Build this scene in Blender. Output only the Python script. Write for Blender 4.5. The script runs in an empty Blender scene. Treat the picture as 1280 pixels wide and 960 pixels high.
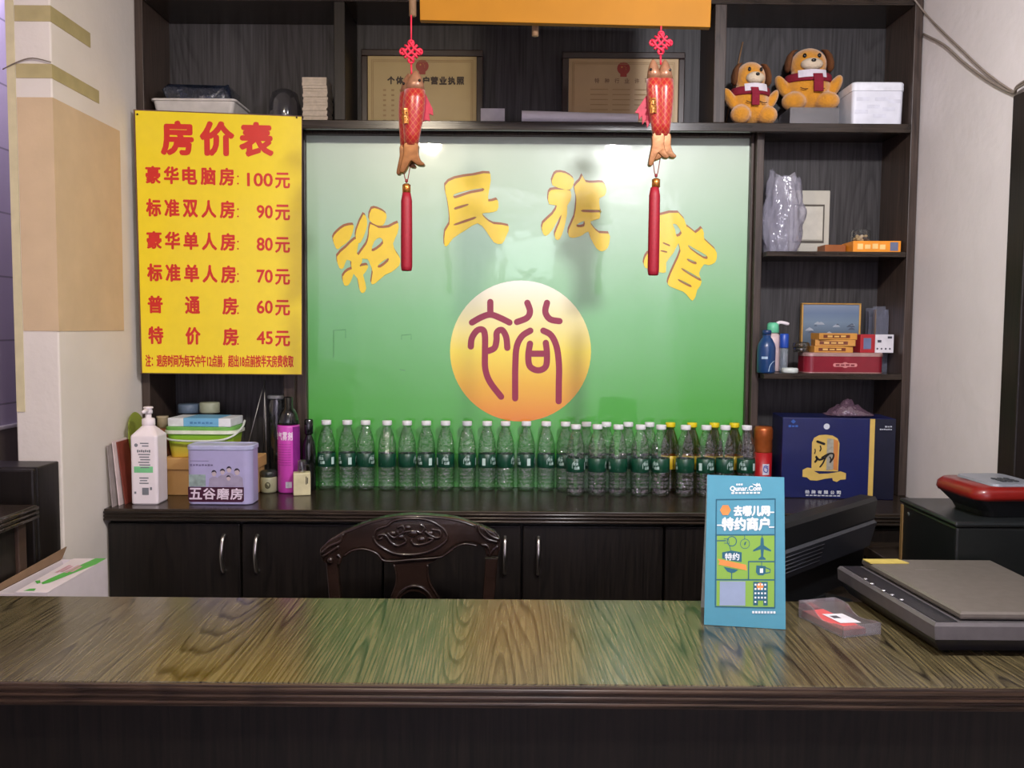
import bpy, bmesh, math, random
from mathutils import Vector, Matrix, Euler, noise
random.seed(7)
sc = bpy.context.scene
COL = sc.collection
R = math.radians

# ------------------------------------------------------------------ camera
F = 1086.0
CAM = Vector((0, 0, 1.45))
PITCH, ROLL = 3.69, 0.4
cam_d = bpy.data.cameras.new('camera')
cam = bpy.data.objects.new('camera', cam_d)
COL.objects.link(cam)
cam_d.sensor_width = 36.0
cam_d.lens = 36.0 * F / 1280.0
cam_d.clip_start = 0.02
CR = Matrix.Rotation(R(90 - PITCH), 3, 'X') @ Matrix.Rotation(R(ROLL), 3, 'Z')
cam.matrix_world = Matrix.Translation(CAM) @ CR.to_4x4()
sc.camera = cam

# ------------------------------------------------------------------ light and exposure
sc.view_settings.view_transform = 'Standard'
sc.view_settings.look = 'None'
sc.view_settings.gamma = 1.0
sc.view_settings.use_curve_mapping = False
sc.view_settings.exposure = 0.2
w = bpy.data.worlds.new('world')
sc.world = w
w.use_nodes = True
w.node_tree.nodes['Background'].inputs[0].default_value = (0.80, 0.78, 0.95, 1)
w.node_tree.nodes['Background'].inputs[1].default_value = 0.30


def area_light(name, loc, target, size, power, color, shape='DISK', size_y=None):
    d = bpy.data.lights.new(name, 'AREA')
    d.shape = shape
    d.size = size
    if size_y:
        d.size_y = size_y
    d.energy = power
    d.color = color
    o = bpy.data.objects.new(name, d)
    COL.objects.link(o)
    o.location = loc
    o.rotation_euler = (Vector(target) - Vector(loc)).to_track_quat('-Z', 'Y').to_euler()
    return o


# two ceiling downlights above the counter, an added fill bounced off the front wall, a small window behind the viewer
area_light('ceiling_lamp_light', (0.58, 1.08, 2.452), (0.55, 2.5, 0.9), 0.11, 27, (0.96, 0.94, 0.97))
area_light('ceiling_lamp_light', (-0.465, 1.08, 2.452), (-0.35, 2.2, 0.4), 0.11, 13.5, (1.0, 0.86, 0.66))
area_light('bounce_fill_light', (0.2, -1.3, 2.4), (0.2, -3.0, 1.2), 1.8, 100, (0.80, 0.79, 1.0), 'RECTANGLE', 0.2)  # added fill, turned to the front wall for soft ambient bounce
area_light('window_daylight', (0.14, -2.9, 2.17), (0.14, 2.0, 2.1), 0.50, 2.0, (0.78, 0.95, 0.95), 'RECTANGLE', 0.38)
area_light('corridor_fill_light', (-1.47, 2.55, 2.5), (-1.52, 2.6, 1.0), 0.2, 4.0, (0.85, 0.82, 1.0), 'RECTANGLE', 0.5)  # added unseen light that brightens the lilac tiles in the left gap


# ------------------------------------------------------------------ projecting a photo pixel into the room
def ray(px, py):
    return CR @ Vector(((px - 640) / F, -(py - 480) / F, -1))


def atY(px, py, y):
    d = ray(px, py)
    return CAM + d * (y / d.y)


def atZ(px, py, z):
    d = ray(px, py)
    return CAM + d * ((z - CAM.z) / d.z)


def atX(px, py, x):
    d = ray(px, py)
    return CAM + d * (x / d.x)


def proj(M):
    """pixel -> (u, v) on the local plane y=0 of matrix M"""
    Mi = M.inverted()
    o = Mi @ CAM
    Mr = Mi.to_3x3()

    def f(px, py):
        d = Mr @ ray(px, py)
        p = o + d * (-o.y / d.y)
        return (p.x, p.z)
    return f


# ------------------------------------------------------------------ materials
def lin(c):
    return tuple(((x / 255) / 12.92 if x / 255 <= 0.04045 else ((x / 255 + 0.055) / 1.055) ** 2.4) for x in c) + (1,)


MATS = {}


def pm(name, rgb, rough=0.5, metal=0.0, var=0.10, scale=30.0, bump=0.0, bscale=120.0, coat=0.0, spec=0.5,
       sheen=0.0, emit=None, est=1.0, trans=0.0):
    if name in MATS:
        return MATS[name]
    m = bpy.data.materials.new(name)
    MATS[name] = m
    m.use_nodes = True
    nt = m.node_tree
    b = nt.nodes['Principled BSDF']
    tc = nt.nodes.new('ShaderNodeTexCoord')
    nz = nt.nodes.new('ShaderNodeTexNoise')
    nz.inputs['Scale'].default_value = scale
    nz.inputs['Detail'].default_value = 3
    nt.links.new(tc.outputs['Object'], nz.inputs['Vector'])
    rp = nt.nodes.new('ShaderNodeValToRGB')
    c = lin(rgb)
    rp.color_ramp.elements[0].position = 0.3
    rp.color_ramp.elements[1].position = 0.7
    rp.color_ramp.elements[0].color = tuple(x * (1 - var) for x in c[:3]) + (1,)
    rp.color_ramp.elements[1].color = tuple(min(1, x * (1 + var)) for x in c[:3]) + (1,)
    nt.links.new(nz.outputs['Fac'], rp.inputs['Fac'])
    nt.links.new(rp.outputs['Color'], b.inputs['Base Color'])
    b.inputs['Roughness'].default_value = rough
    b.inputs['Metallic'].default_value = metal
    b.inputs['Coat Weight'].default_value = coat
    b.inputs['Specular IOR Level'].default_value = spec
    b.inputs['Sheen Weight'].default_value = sheen
    b.inputs['Transmission Weight'].default_value = trans
    if emit:
        b.inputs['Emission Color'].default_value = lin(emit)
        b.inputs['Emission Strength'].default_value = est
    if bump > 0:
        n2 = nt.nodes.new('ShaderNodeTexNoise')
        n2.inputs['Scale'].default_value = bscale
        n2.inputs['Detail'].default_value = 4
        nt.links.new(tc.outputs['Object'], n2.inputs['Vector'])
        bp = nt.nodes.new('ShaderNodeBump')
        bp.inputs['Strength'].default_value = bump
        bp.inputs['Distance'].default_value = 0.01
        nt.links.new(n2.outputs['Fac'], bp.inputs['Height'])
        nt.links.new(bp.outputs['Normal'], b.inputs['Normal'])
    return m


def wood(name, dark, light, along='Z', rough=0.35, scale=60.0, cath=0.0, coat=0.0, spec=0.5):
    m = bpy.data.materials.new(name)
    MATS[name] = m
    m.use_nodes = True
    nt = m.node_tree
    b = nt.nodes['Principled BSDF']
    tc = nt.nodes.new('ShaderNodeTexCoord')
    mp = nt.nodes.new('ShaderNodeMapping')
    s = {'X': (0.035, 1, 1), 'Y': (1, 0.035, 1), 'Z': (1, 1, 0.035)}[along]
    mp.inputs['Scale'].default_value = s
    nt.links.new(tc.outputs['Object'], mp.inputs['Vector'])
    # fine pores
    n1 = nt.nodes.new('ShaderNodeTexNoise')
    n1.inputs['Scale'].default_value = scale * 3
    n1.inputs['Detail'].default_value = 5
    nt.links.new(mp.outputs['Vector'], n1.inputs['Vector'])
    # cathedral grain: bands of a slow stretched noise
    mp2 = nt.nodes.new('ShaderNodeMapping')
    s2 = {'X': (0.09, 1, 1), 'Y': (1, 0.06, 1), 'Z': (1, 1, 0.09)}[along]
    mp2.inputs['Scale'].default_value = s2
    nt.links.new(tc.outputs['Object'], mp2.inputs['Vector'])
    n2 = nt.nodes.new('ShaderNodeTexNoise')
    n2.inputs['Scale'].default_value = 5.0
    n2.inputs['Detail'].default_value = 1.0
    nt.links.new(mp2.outputs['Vector'], n2.inputs['Vector'])
    ml = nt.nodes.new('ShaderNodeMath')
    ml.operation = 'MULTIPLY'
    ml.inputs[1].default_value = 26 + cath * 70
    nt.links.new(n2.outputs['Fac'], ml.inputs[0])
    fr = nt.nodes.new('ShaderNodeMath')
    fr.operation = 'FRACT'
    nt.links.new(ml.outputs[0], fr.inputs[0])
    r2 = nt.nodes.new('ShaderNodeValToRGB')
    r2.color_ramp.elements[0].position = 0.0
    r2.color_ramp.elements[0].color = (0.0, 0.0, 0.0, 1)
    r2.color_ramp.elements[1].position = 0.30
    r2.color_ramp.elements[1].color = (0.75, 0.75, 0.75, 1)
    e = r2.color_ramp.elements.new(0.85)
    e.color = (0.9, 0.9, 0.9, 1)
    e = r2.color_ramp.elements.new(1.0)
    e.color = (0.1, 0.1, 0.1, 1)
    nt.links.new(fr.outputs[0], r2.inputs['Fac'])
    mx = nt.nodes.new('ShaderNodeMix')
    mx.data_type = 'FLOAT'
    mx.inputs[0].default_value = 0.16 + cath * 0.28
    nt.links.new(n1.outputs['Fac'], mx.inputs[2])
    nt.links.new(r2.outputs['Color'], mx.inputs[3])
    rp = nt.nodes.new('ShaderNodeValToRGB')
    rp.color_ramp.elements[0].position = 0.32
    rp.color_ramp.elements[0].color = lin(dark)
    rp.color_ramp.elements[1].position = 0.72
    rp.color_ramp.elements[1].color = lin(light)
    nt.links.new(mx.outputs[0], rp.inputs['Fac'])
    nt.links.new(rp.outputs['Color'], b.inputs['Base Color'])
    b.inputs['Roughness'].default_value = rough
    b.inputs['Coat Weight'].default_value = coat
    b.inputs['Coat Roughness'].default_value = 0.18
    b.inputs['Specular IOR Level'].default_value = spec
    bp = nt.nodes.new('ShaderNodeBump')
    bp.inputs['Strength'].default_value = 0.12
    bp.inputs['Distance'].default_value = 0.002
    nt.links.new(mx.outputs[0], bp.inputs['Height'])
    nt.links.new(bp.outputs['Normal'], b.inputs['Normal'])
    return m


def clear(name, tint, gloss=0.10, rough=0.06, opac=0.0, opcol=(255, 255, 255), bump=0.0, bscale=60, edge=None):
    """thin clear plastic: see-through with an edge-on sheen"""
    m = bpy.data.materials.new(name)
    MATS[name] = m
    m.use_nodes = True
    nt = m.node_tree
    nt.nodes.remove(nt.nodes['Principled BSDF'])
    out = nt.nodes['Material Output']
    tr = nt.nodes.new('ShaderNodeBsdfTransparent')
    tr.inputs[0].default_value = tint + (1,)
    gl = nt.nodes.new('ShaderNodeBsdfGlossy')
    gl.inputs['Roughness'].default_value = rough
    lw = nt.nodes.new('ShaderNodeLayerWeight')
    lw.inputs[0].default_value = 0.35
    if edge:                       # more plastic to look through where the wall is seen edge-on
        em = nt.nodes.new('ShaderNodeMix')
        em.data_type = 'RGBA'
        em.inputs[6].default_value = tint + (1,)
        em.inputs[7].default_value = edge + (1,)
        nt.links.new(lw.outputs['Facing'], em.inputs[0])
        nt.links.new(em.outputs[2], tr.inputs[0])
    ma = nt.nodes.new('ShaderNodeMath')
    ma.operation = 'MULTIPLY_ADD'
    ma.inputs[1].default_value = 0.45
    ma.inputs[2].default_value = gloss
    nt.links.new(lw.outputs['Facing'], ma.inputs[0])
    mx = nt.nodes.new('ShaderNodeMixShader')
    nt.links.new(ma.outputs[0], mx.inputs[0])
    nt.links.new(tr.outputs[0], mx.inputs[1])
    nt.links.new(gl.outputs[0], mx.inputs[2])
    tc = nt.nodes.new('ShaderNodeTexCoord')
    nz = nt.nodes.new('ShaderNodeTexNoise')
    nz.inputs['Scale'].default_value = bscale
    nt.links.new(tc.outputs['Object'], nz.inputs['Vector'])
    if bump:
        bp = nt.nodes.new('ShaderNodeBump')
        bp.inputs['Strength'].default_value = bump
        bp.inputs['Distance'].default_value = 0.01
        nt.links.new(nz.outputs['Fac'], bp.inputs['Height'])
        nt.links.new(bp.outputs['Normal'], gl.inputs['Normal'])
    last = mx
    if opac > 0:
        df = nt.nodes.new('ShaderNodeBsdfDiffuse')
        df.inputs[0].default_value = lin(opcol)
        m2 = nt.nodes.new('ShaderNodeMixShader')
        m2.inputs[0].default_value = opac
        nt.links.new(mx.outputs[0], m2.inputs[1])
        nt.links.new(df.outputs[0], m2.inputs[2])
        last = m2
    nt.links.new(last.outputs[0], out.inputs['Surface'])
    return m


def gradient_print(name, axis, stops, rough=0.3, coat=0.0, bump=0.0, bscale=3.0):
    """a colour print that changes along one of the object's own axes (metres)"""
    m = bpy.data.materials.new(name)
    MATS[name] = m
    m.use_nodes = True
    nt = m.node_tree
    b = nt.nodes['Principled BSDF']
    tc = nt.nodes.new('ShaderNodeTexCoord')
    sp = nt.nodes.new('ShaderNodeSeparateXYZ')
    nt.links.new(tc.outputs['Object'], sp.inputs[0])
    mr = nt.nodes.new('ShaderNodeMapRange')
    mr.inputs['From Min'].default_value = stops[0][0]
    mr.inputs['From Max'].default_value = stops[-1][0]
    nt.links.new(sp.outputs[axis], mr.inputs['Value'])
    rp = nt.nodes.new('ShaderNodeValToRGB')
    a, z = stops[0][0], stops[-1][0]
    el = rp.color_ramp.elements
    el[0].position, el[0].color = 0, lin(stops[0][1])
    el[1].position, el[1].color = 1, lin(stops[-1][1])
    for p, c in stops[1:-1]:
        e = el.new((p - a) / (z - a))
        e.color = lin(c)
    nt.links.new(mr.outputs[0], rp.inputs['Fac'])
    nt.links.new(rp.outputs['Color'], b.inputs['Base Color'])
    b.inputs['Roughness'].default_value = rough
    b.inputs['Coat Weight'].default_value = coat
    b.inputs['Coat Roughness'].default_value = 0.04
    if bump:
        nz = nt.nodes.new('ShaderNodeTexNoise')
        nz.inputs['Scale'].default_value = bscale
        nz.inputs['Detail'].default_value = 2
        nt.links.new(tc.outputs['Object'], nz.inputs['Vector'])
        bp = nt.nodes.new('ShaderNodeBump')
        bp.inputs['Strength'].default_value = bump
        bp.inputs['Distance'].default_value = 0.02
        nt.links.new(nz.outputs['Fac'], bp.inputs['Height'])
        nt.links.new(bp.outputs['Normal'], b.inputs['Normal'])
        nt.links.new(bp.outputs['Normal'], b.inputs['Coat Normal'])
    return m


# ------------------------------------------------------------------ mesh building
class MB:
    def __init__(self):
        self.V, self.Fc, self.mi, self.sm = [], [], [], []
        self.X = Matrix.Identity(4)

    def at(self, loc=(0, 0, 0), rot=(0, 0, 0), scale=None):
        self.X = Matrix.Translation(loc) @ Euler([R(a) for a in rot]).to_matrix().to_4x4()
        if scale:
            self.X = self.X @ Matrix.Diagonal(tuple(scale) + (1,))
        return self

    def add(self, verts, faces, mi=0, smooth=False):
        n = len(self.V)
        self.V += [self.X @ Vector(v) for v in verts]
        self.Fc += [tuple(i + n for i in f) for f in faces]
        self.mi += [mi] * len(faces)
        self.sm += [smooth] * len(faces)
        return self

    def box(self, x0, x1, y0, y1, z0, z1, bev=0.0, mi=0, seg=2):
        bm = bmesh.new()
        bmesh.ops.create_cube(bm, size=1)
        sx, sy, sz = x1 - x0, y1 - y0, z1 - z0
        for v in bm.verts:
            v.co = Vector((v.co.x * sx + (x0 + x1) / 2, v.co.y * sy + (y0 + y1) / 2, v.co.z * sz + (z0 + z1) / 2))
        if bev > 0:
            bev = min(bev, 0.45 * min(abs(sx), abs(sy), abs(sz)))
            bmesh.ops.bevel(bm, geom=bm.edges[:], offset=bev, segments=seg, profile=0.5, affect='EDGES')
        self._bm(bm, mi, False)
        return self

    def _bm(self, bm, mi, smooth):
        bm.verts.index_update()
        self.add([v.co.copy() for v in bm.verts], [tuple(v.index for v in f.verts) for f in bm.faces], mi, smooth)
        bm.free()

    def lathe(self, prof, n=24, c=(0, 0, 0), mi=0, smooth=True, sx=1.0, sy=1.0, caps=True, rf=None):
        """profile [(r, z)] about z; rf(a, z) scales the radius"""
        vs, fs = [], []
        k = len(prof)
        for r, z in prof:
            for j in range(n):
                a = 2 * math.pi * j / n
                q = rf(a, z) if rf else 1
                vs.append((c[0] + r * q * sx * math.cos(a), c[1] + r * q * sy * math.sin(a), c[2] + z))
        for i in range(k - 1):
            for j in range(n):
                j2 = (j + 1) % n
                fs.append((i * n + j, i * n + j2, (i + 1) * n + j2, (i + 1) * n + j))
        if caps:
            if prof[0][0] > 1e-5:
                fs.append(tuple(reversed(range(n))))
            if prof[-1][0] > 1e-5:
                fs.append(tuple((k - 1) * n + j for j in range(n)))
        return self.add(vs, fs, mi, smooth)

    def tube(self, pts, r, n=8, mi=0, caps=True, smooth=True):
        pts = [Vector(p) for p in pts]
        rs = r if isinstance(r, (list, tuple)) else [r] * len(pts)
        vs, fs = [], []
        t0 = (pts[1] - pts[0]).normalized()
        ref = Vector((0, 0, 1)) if abs(t0.z) < 0.9 else Vector((1, 0, 0))
        nrm = t0.cross(ref).normalized()
        for i, p in enumerate(pts):
            t = (pts[min(i + 1, len(pts) - 1)] - pts[max(i - 1, 0)]).normalized()
            nrm = (nrm - t * nrm.dot(t)).normalized()
            b = t.cross(nrm)
            for j in range(n):
                a = 2 * math.pi * j / n
                vs.append(p + (nrm * math.cos(a) + b * math.sin(a)) * rs[i])
        for i in range(len(pts) - 1):
            for j in range(n):
                j2 = (j + 1) % n
                fs.append((i * n + j, i * n + j2, (i + 1) * n + j2, (i + 1) * n + j))
        if caps:
            fs.append(tuple(reversed(range(n))))
            fs.append(tuple((len(pts) - 1) * n + j for j in range(n)))
        return self.add(vs, fs, mi, smooth)

    def ell(self, c, rad, mi=0, u=20, v=12, rot=None):
        vs, fs = [], []
        Q = Euler([R(a) for a in rot]).to_matrix() if rot else Matrix.Identity(3)
        for i in range(v + 1):
            ph = math.pi * i / v
            for j in range(u):
                a = 2 * math.pi * j / u
                p = Vector((rad[0] * math.sin(ph) * math.cos(a), rad[1] * math.sin(ph) * math.sin(a), rad[2] * math.cos(ph)))
                vs.append(Q @ p + Vector(c))
        for i in range(v):
            for j in range(u):
                j2 = (j + 1) % u
                fs.append((i * u + j, (i + 1) * u + j, (i + 1) * u + j2, i * u + j2))
        return self.add(vs, fs, mi, True)

    def prism(self, poly, y0, y1, mi=0, smooth=False, bev=0.0):
        """outline [(x, z)] pushed from y0 to y1"""
        bm = bmesh.new()
        vs = [bm.verts.new((x, y0, z)) for x, z in poly]
        f = bm.faces.new(vs)
        r = bmesh.ops.extrude_face_region(bm, geom=[f])
        for e in r['geom']:
            if isinstance(e, bmesh.types.BMVert):
                e.co.y = y1
        bmesh.ops.recalc_face_normals(bm, faces=bm.faces[:])
        if bev > 0:
            es = [e for e in bm.edges if abs(e.verts[0].co.y - e.verts[1].co.y) < 1e-7]
            bmesh.ops.bevel(bm, geom=es, offset=bev, segments=3, profile=0.6, affect='EDGES', clamp_overlap=True)
        self._bm(bm, mi, smooth)
        return self

    def loft(self, rings, mi=0, smooth=True, caps=True):
        n = len(rings[0])
        vs = [p for r in rings for p in r]
        fs = []
        for i in range(len(rings) - 1):
            for j in range(n):
                j2 = (j + 1) % n
                fs.append((i * n + j, i * n + j2, (i + 1) * n + j2, (i + 1) * n + j))
        if caps:
            fs.append(tuple(reversed(range(n))))
            fs.append(tuple((len(rings) - 1) * n + j for j in range(n)))
        return self.add(vs, fs, mi, smooth)

    def flat(self, shape, fn, mi=0):
        vs, fs = shape
        self.k = (getattr(self, 'k', -1) + 1) % 60     # ink layers lie one over another
        d = Vector((0, -1.5e-5 * self.k, 0))
        return self.add([Vector(fn(u, v)) + d for u, v in vs], fs, mi)

    def quad(self, fn, u0, v0, u1, v1, mi=0):
        return self.flat(([(u0, v0), (u1, v0), (u1, v1), (u0, v1)], [(0, 1, 2, 3)]), fn, mi)

    def warp(self, fn):
        self.V = [fn(v) for v in self.V]
        return self


def rrect(w, d, r, z, n=5, cx=0, cy=0):
    """rounded rectangle ring in the xy plane"""
    out = []
    for sx, sy, a0 in ((1, 1, 0), (-1, 1, 90), (-1, -1, 180), (1, -1, 270)):
        for k in range(n + 1):
            a = R(a0 + 90 * k / n)
            out.append((cx + sx * (w / 2 - r) + r * math.cos(a), cy + sy * (d / 2 - r) + r * math.sin(a), z))
    return out


def _curve_mesh(cu):
    o = bpy.data.objects.new('tmp', cu)
    COL.objects.link(o)
    dg = bpy.context.evaluated_depsgraph_get()
    me = bpy.data.meshes.new_from_object(o.evaluated_get(dg))
    vs = [(v.co.x, v.co.y) for v in me.vertices]
    fs = [tuple(p.vertices) for p in me.polygons]
    bpy.data.objects.remove(o)
    bpy.data.curves.remove(cu)
    bpy.data.meshes.remove(me)
    return vs, fs


_glyph = {}


def text(body, bold=0.0):
    """flat outline of some writing, fitted to the unit square"""
    if (body, bold) not in _glyph:
        cu = bpy.data.curves.new('tmp', 'FONT')
        cu.body = body
        cu.offset = bold
        cu.resolution_u = 3
        vs, fs = _curve_mesh(cu)
        x0, x1 = min(v[0] for v in vs), max(v[0] for v in vs)
        y0, y1 = min(v[1] for v in vs), max(v[1] for v in vs)
        _glyph[(body, bold)] = ([((x - x0) / (x1 - x0), (y - y0) / max(1e-6, y1 - y0)) for x, y in vs], fs)
    return _glyph[(body, bold)]


def write(mb, body, u0, v0, u1, v1, fn, mi=0, bold=0.0):
    sh = text(body)
    e = bold * min(abs(v1 - v0), 1)
    u0, u1, v0, v1 = u0 + e, u1 - e, v0 + e, v1 - e
    for dx, dy in (((0, 0),) if bold == 0 else [(e * math.cos(R(t)), e * math.sin(R(t))) for t in range(0, 360, 45)] + [(0, 0)]):
        mb.flat(([(u0 + dx + x * (u1 - u0), v0 + dy + y * (v1 - v0)) for x, y in sh[0]], sh[1]), fn, mi)


def marks(mb, n, u0, v0, u1, v1, fn, mi=0):
    """a line of print too small to read: n short blocks"""
    p = (u1 - u0) / n
    for i in range(n):
        mb.quad(fn, u0 + p * (i + 0.1), v0 + (v1 - v0) * (0.1 if i % 3 else 0), u0 + p * (i + 0.85), v1 - (v1 - v0) * (0.15 if i % 2 else 0), mi)


def shape(loops):
    cu = bpy.data.curves.new('tmp', 'CURVE')
    cu.dimensions = '2D'
    cu.fill_mode = 'BOTH'
    for lp in loops:
        s = cu.splines.new('POLY')
        s.points.add(len(lp) - 1)
        for p, q in zip(s.points, lp):
            p.co = (q[0], q[1], 0, 1)
        s.use_cyclic_u = True
    return _curve_mesh(cu)


def smooth2(pts, k=4, closed=False):
    """Catmull-Rom through 2-D or 3-D points"""
    P = [Vector(p) for p in pts]
    n = len(P)
    out = []
    rng = range(n if closed else n - 1)
    for i in rng:
        if closed:
            a, b, c, d = P[(i - 1) % n], P[i], P[(i + 1) % n], P[(i + 2) % n]
        else:
            a, b, c, d = P[max(i - 1, 0)], P[i], P[i + 1], P[min(i + 2, n - 1)]
        for j in range(k):
            t = j / k
            out.append(0.5 * ((2 * b) + (c - a) * t + (2 * a - 5 * b + 4 * c - d) * t * t + (3 * b - a - 3 * c + d) * t ** 3))
    if not closed:
        out.append(P[-1])
    return out


def stroke(pts, wd):
    """outline of a brush stroke of even width with round ends"""
    P = [Vector((p[0], p[1])) for p in pts]
    L, Rr = [], []
    for i, p in enumerate(P):
        t = (P[min(i + 1, len(P) - 1)] - P[max(i - 1, 0)]).normalized()
        n = Vector((-t.y, t.x))
        L.append(p + n * wd / 2)
        Rr.append(p - n * wd / 2)
    def cap(p, t):
        a0 = math.atan2(t.y, t.x)
        return [p + Vector((math.cos(a0 + R(a)), math.sin(a0 + R(a)))) * wd / 2 for a in (60, 30, 0, -30, -60)]
    t1 = (P[-1] - P[-2]).normalized()
    t0 = (P[0] - P[1]).normalized()
    return L + cap(P[-1], t1) + Rr[::-1] + cap(P[0], t0)


def flatstroke(pts, wd):
    """stroke as quads plus round ends, safe for tight bends"""
    o = stroke(pts, wd)
    n = len(pts)
    vs = [(p[0], p[1]) for p in o]
    fs = []
    for i in range(n - 1):
        fs.append((i, i + 1, n + 5 + (n - 1) - (i + 1), n + 5 + (n - 1) - i))
    fs.append(tuple([n - 1] + list(range(n, n + 5)) + [n + 5]))
    fs.append(tuple([2 * n + 4] + list(range(2 * n + 5, 2 * n + 10)) + [0]))
    return vs, fs


def ngon(cx, cy, rx, ry=None, n=24):
    ry = ry or rx
    return ([(cx + rx * math.cos(2 * math.pi * i / n), cy + ry * math.sin(2 * math.pi * i / n)) for i in range(n)], [tuple(range(n))])


# ------------------------------------------------------------------ objects
MW = {}


def tag(o, label=None, cat=None, group=None, kind=None):
    if label:
        o['label'] = label
    if cat:
        o['category'] = cat
    if group:
        o['group'] = group
    if kind:
        o['kind'] = kind
    return o


def thing(name, label, cat, loc=(0, 0, 0), rz=0.0, group=None):
    o = bpy.data.objects.new(name, None)
    o.empty_display_size = 0.02
    COL.objects.link(o)
    o.location = loc
    o.rotation_euler = (0, 0, R(rz))
    MW[o.name] = Matrix.Translation(loc) @ Matrix.Rotation(R(rz), 4, 'Z')
    return tag(o, label, cat, group)


def mesh(name, mb, mats):
    me = bpy.data.meshes.new(name)
    me.from_pydata([tuple(v) for v in mb.V], [], mb.Fc)
    me.polygons.foreach_set('material_index', mb.mi)
    me.polygons.foreach_set('use_smooth', mb.sm)
    for m in (mats if isinstance(mats, (list, tuple)) else [mats]):
        me.materials.append(m)
    bm = bmesh.new()
    bm.from_mesh(me)
    bmesh.ops.recalc_face_normals(bm, faces=bm.faces[:])
    bm.to_mesh(me)
    bm.free()
    return me


def part(name, mb, mats, parent, label=None, world=False):
    if world:
        Mi = MW[parent.name].inverted()
        mb.V = [Mi @ v for v in mb.V]
    o = bpy.data.objects.new(name, mesh(name, mb, mats))
    COL.objects.link(o)
    o.parent = parent
    MW[o.name] = MW[parent.name].copy()
    if label:
        o['label'] = label
    return o


def single(name, mb, mats, label=None, cat=None, group=None, kind=None, loc=(0, 0, 0), rz=0.0):
    o = bpy.data.objects.new(name, mesh(name, mb, mats))
    COL.objects.link(o)
    o.location = loc
    o.rotation_euler = (0, 0, R(rz))
    MW[o.name] = Matrix.Translation(loc) @ Matrix.Rotation(R(rz), 4, 'Z')
    return tag(o, label, cat, group, kind)


def remesh(o, vox=0.004):
    md = o.modifiers.new('remesh', 'REMESH')
    md.mode = 'VOXEL'
    md.voxel_size = vox
    md.use_smooth_shade = True
    s = o.modifiers.new('smooth', 'SMOOTH')
    s.factor = 0.5
    s.iterations = 6


def copy_tree(o, parent=None):
    c = o.copy()
    COL.objects.link(c)
    if parent:
        c.parent = parent
    for ch in [x for x in bpy.data.objects if x.parent == o]:
        copy_tree(ch, c)
    return c


ORD = ['first', 'second', 'third', 'fourth', 'fifth', 'sixth', 'seventh', 'eighth', 'ninth', 'tenth', 'eleventh', 'twelfth',
       'thirteenth', 'fourteenth', 'fifteenth', 'sixteenth', 'seventeenth', 'eighteenth']

# ================================================================== the setting
M_PLASTER = pm('plaster', (222, 214, 206), 0.85, var=0.04, scale=5, bump=0.14, bscale=35)
M_PLASTER2 = pm('plaster_right', (224, 217, 216), 0.85, var=0.04, scale=5, bump=0.14, bscale=30)
M_DARK = wood('dark_wood', (16, 12, 10), (38, 31, 26), 'Z', 0.42, 60, spec=0.4)
M_DARKX = wood('dark_wood_flat', (26, 20, 16), (58, 48, 40), 'X', 0.24, 60, spec=0.5)
M_POST = wood('brown_edge_wood', (42, 32, 27), (78, 64, 56), 'Z', 0.45, 50)
M_BACK = wood('grey_back_wood', (30, 28, 28), (70, 67, 68), 'Z', 0.55, 45)
M_TOP = wood('counter_top_wood', (28, 22, 14), (108, 97, 68), 'Y', 0.24, 70, cath=0.55, coat=0.25)
M_FRONT = wood('counter_front_wood', (11, 10, 8), (31, 26, 21), 'Z', 0.5, 50, spec=0.3)
M_LIP = wood('counter_lip_wood', (34, 24, 18), (82, 62, 48), 'X', 0.4, 60)


def tile_mat():
    m = bpy.data.materials.new('lilac_tile')
    m.use_nodes = True
    nt = m.node_tree
    b = nt.nodes['Principled BSDF']
    tc = nt.nodes.new('ShaderNodeTexCoord')
    mp = nt.nodes.new('ShaderNodeMapping')
    mp.inputs['Rotation'].default_value = (R(90), 0, R(90))
    br = nt.nodes.new('ShaderNodeTexBrick')
    br.offset = 0
    br.inputs['Color1'].default_value = lin((172, 160, 186))
    br.inputs['Color2'].default_value = lin((164, 152, 180))
    br.inputs['Mortar'].default_value = lin((120, 112, 130))
    br.inputs['Scale'].default_value = 1
    br.inputs['Mortar Size'].default_value = 0.003
    br.inputs['Brick Width'].default_value = 0.3
    br.inputs['Row Height'].default_value = 0.2
    sp = nt.nodes.new('ShaderNodeSeparateXYZ')
    cb = nt.nodes.new('ShaderNodeCombineXYZ')
    nt.links.new(tc.outputs['Object'], sp.inputs[0])
    nt.links.new(sp.outputs['Y'], cb.inputs['X'])
    nt.links.new(sp.outputs['Z'], cb.inputs['Y'])
    nt.links.new(cb.outputs[0], br.inputs['Vector'])
    nt.links.new(br.outputs['Color'], b.inputs['Base Color'])
    b.inputs['Roughness'].default_value = 0.3
    return m


YB = 3.08         # back wall
ZC = 2.58         # ceiling
XR = 1.307        # right wall
floor = MB().box(-1.75, 1.55, -3.12, YB + 0.1, -0.1, 0)
single('floor', floor, pm('floor_tile', (120, 112, 104), 0.4, var=0.1, scale=3), 'grey floor', kind='structure')
ceil = MB().box(-1.75, 1.55, -3.12, YB + 0.1, ZC, ZC + 0.1)
single('ceiling', ceil, pm('ceiling_paint', (215, 210, 205), 0.9, var=0.03), 'white ceiling', kind='structure')
wb = MB().box(-1.75, 1.55, YB, YB + 0.1, 0, ZC)
single('wall_back', wb, M_PLASTER, 'plaster wall behind the shelves', kind='structure')
wr = MB().box(XR, XR + 0.12, 2.30, YB, 0, ZC).box(XR, XR + 0.12, 1.38, 2.30, 2.06, ZC).box(XR, XR + 0.12, -3.0, 1.38, 0, ZC)
single('wall_right', wr, M_PLASTER2, 'white plaster wall right of the shelves', kind='structure')
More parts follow.
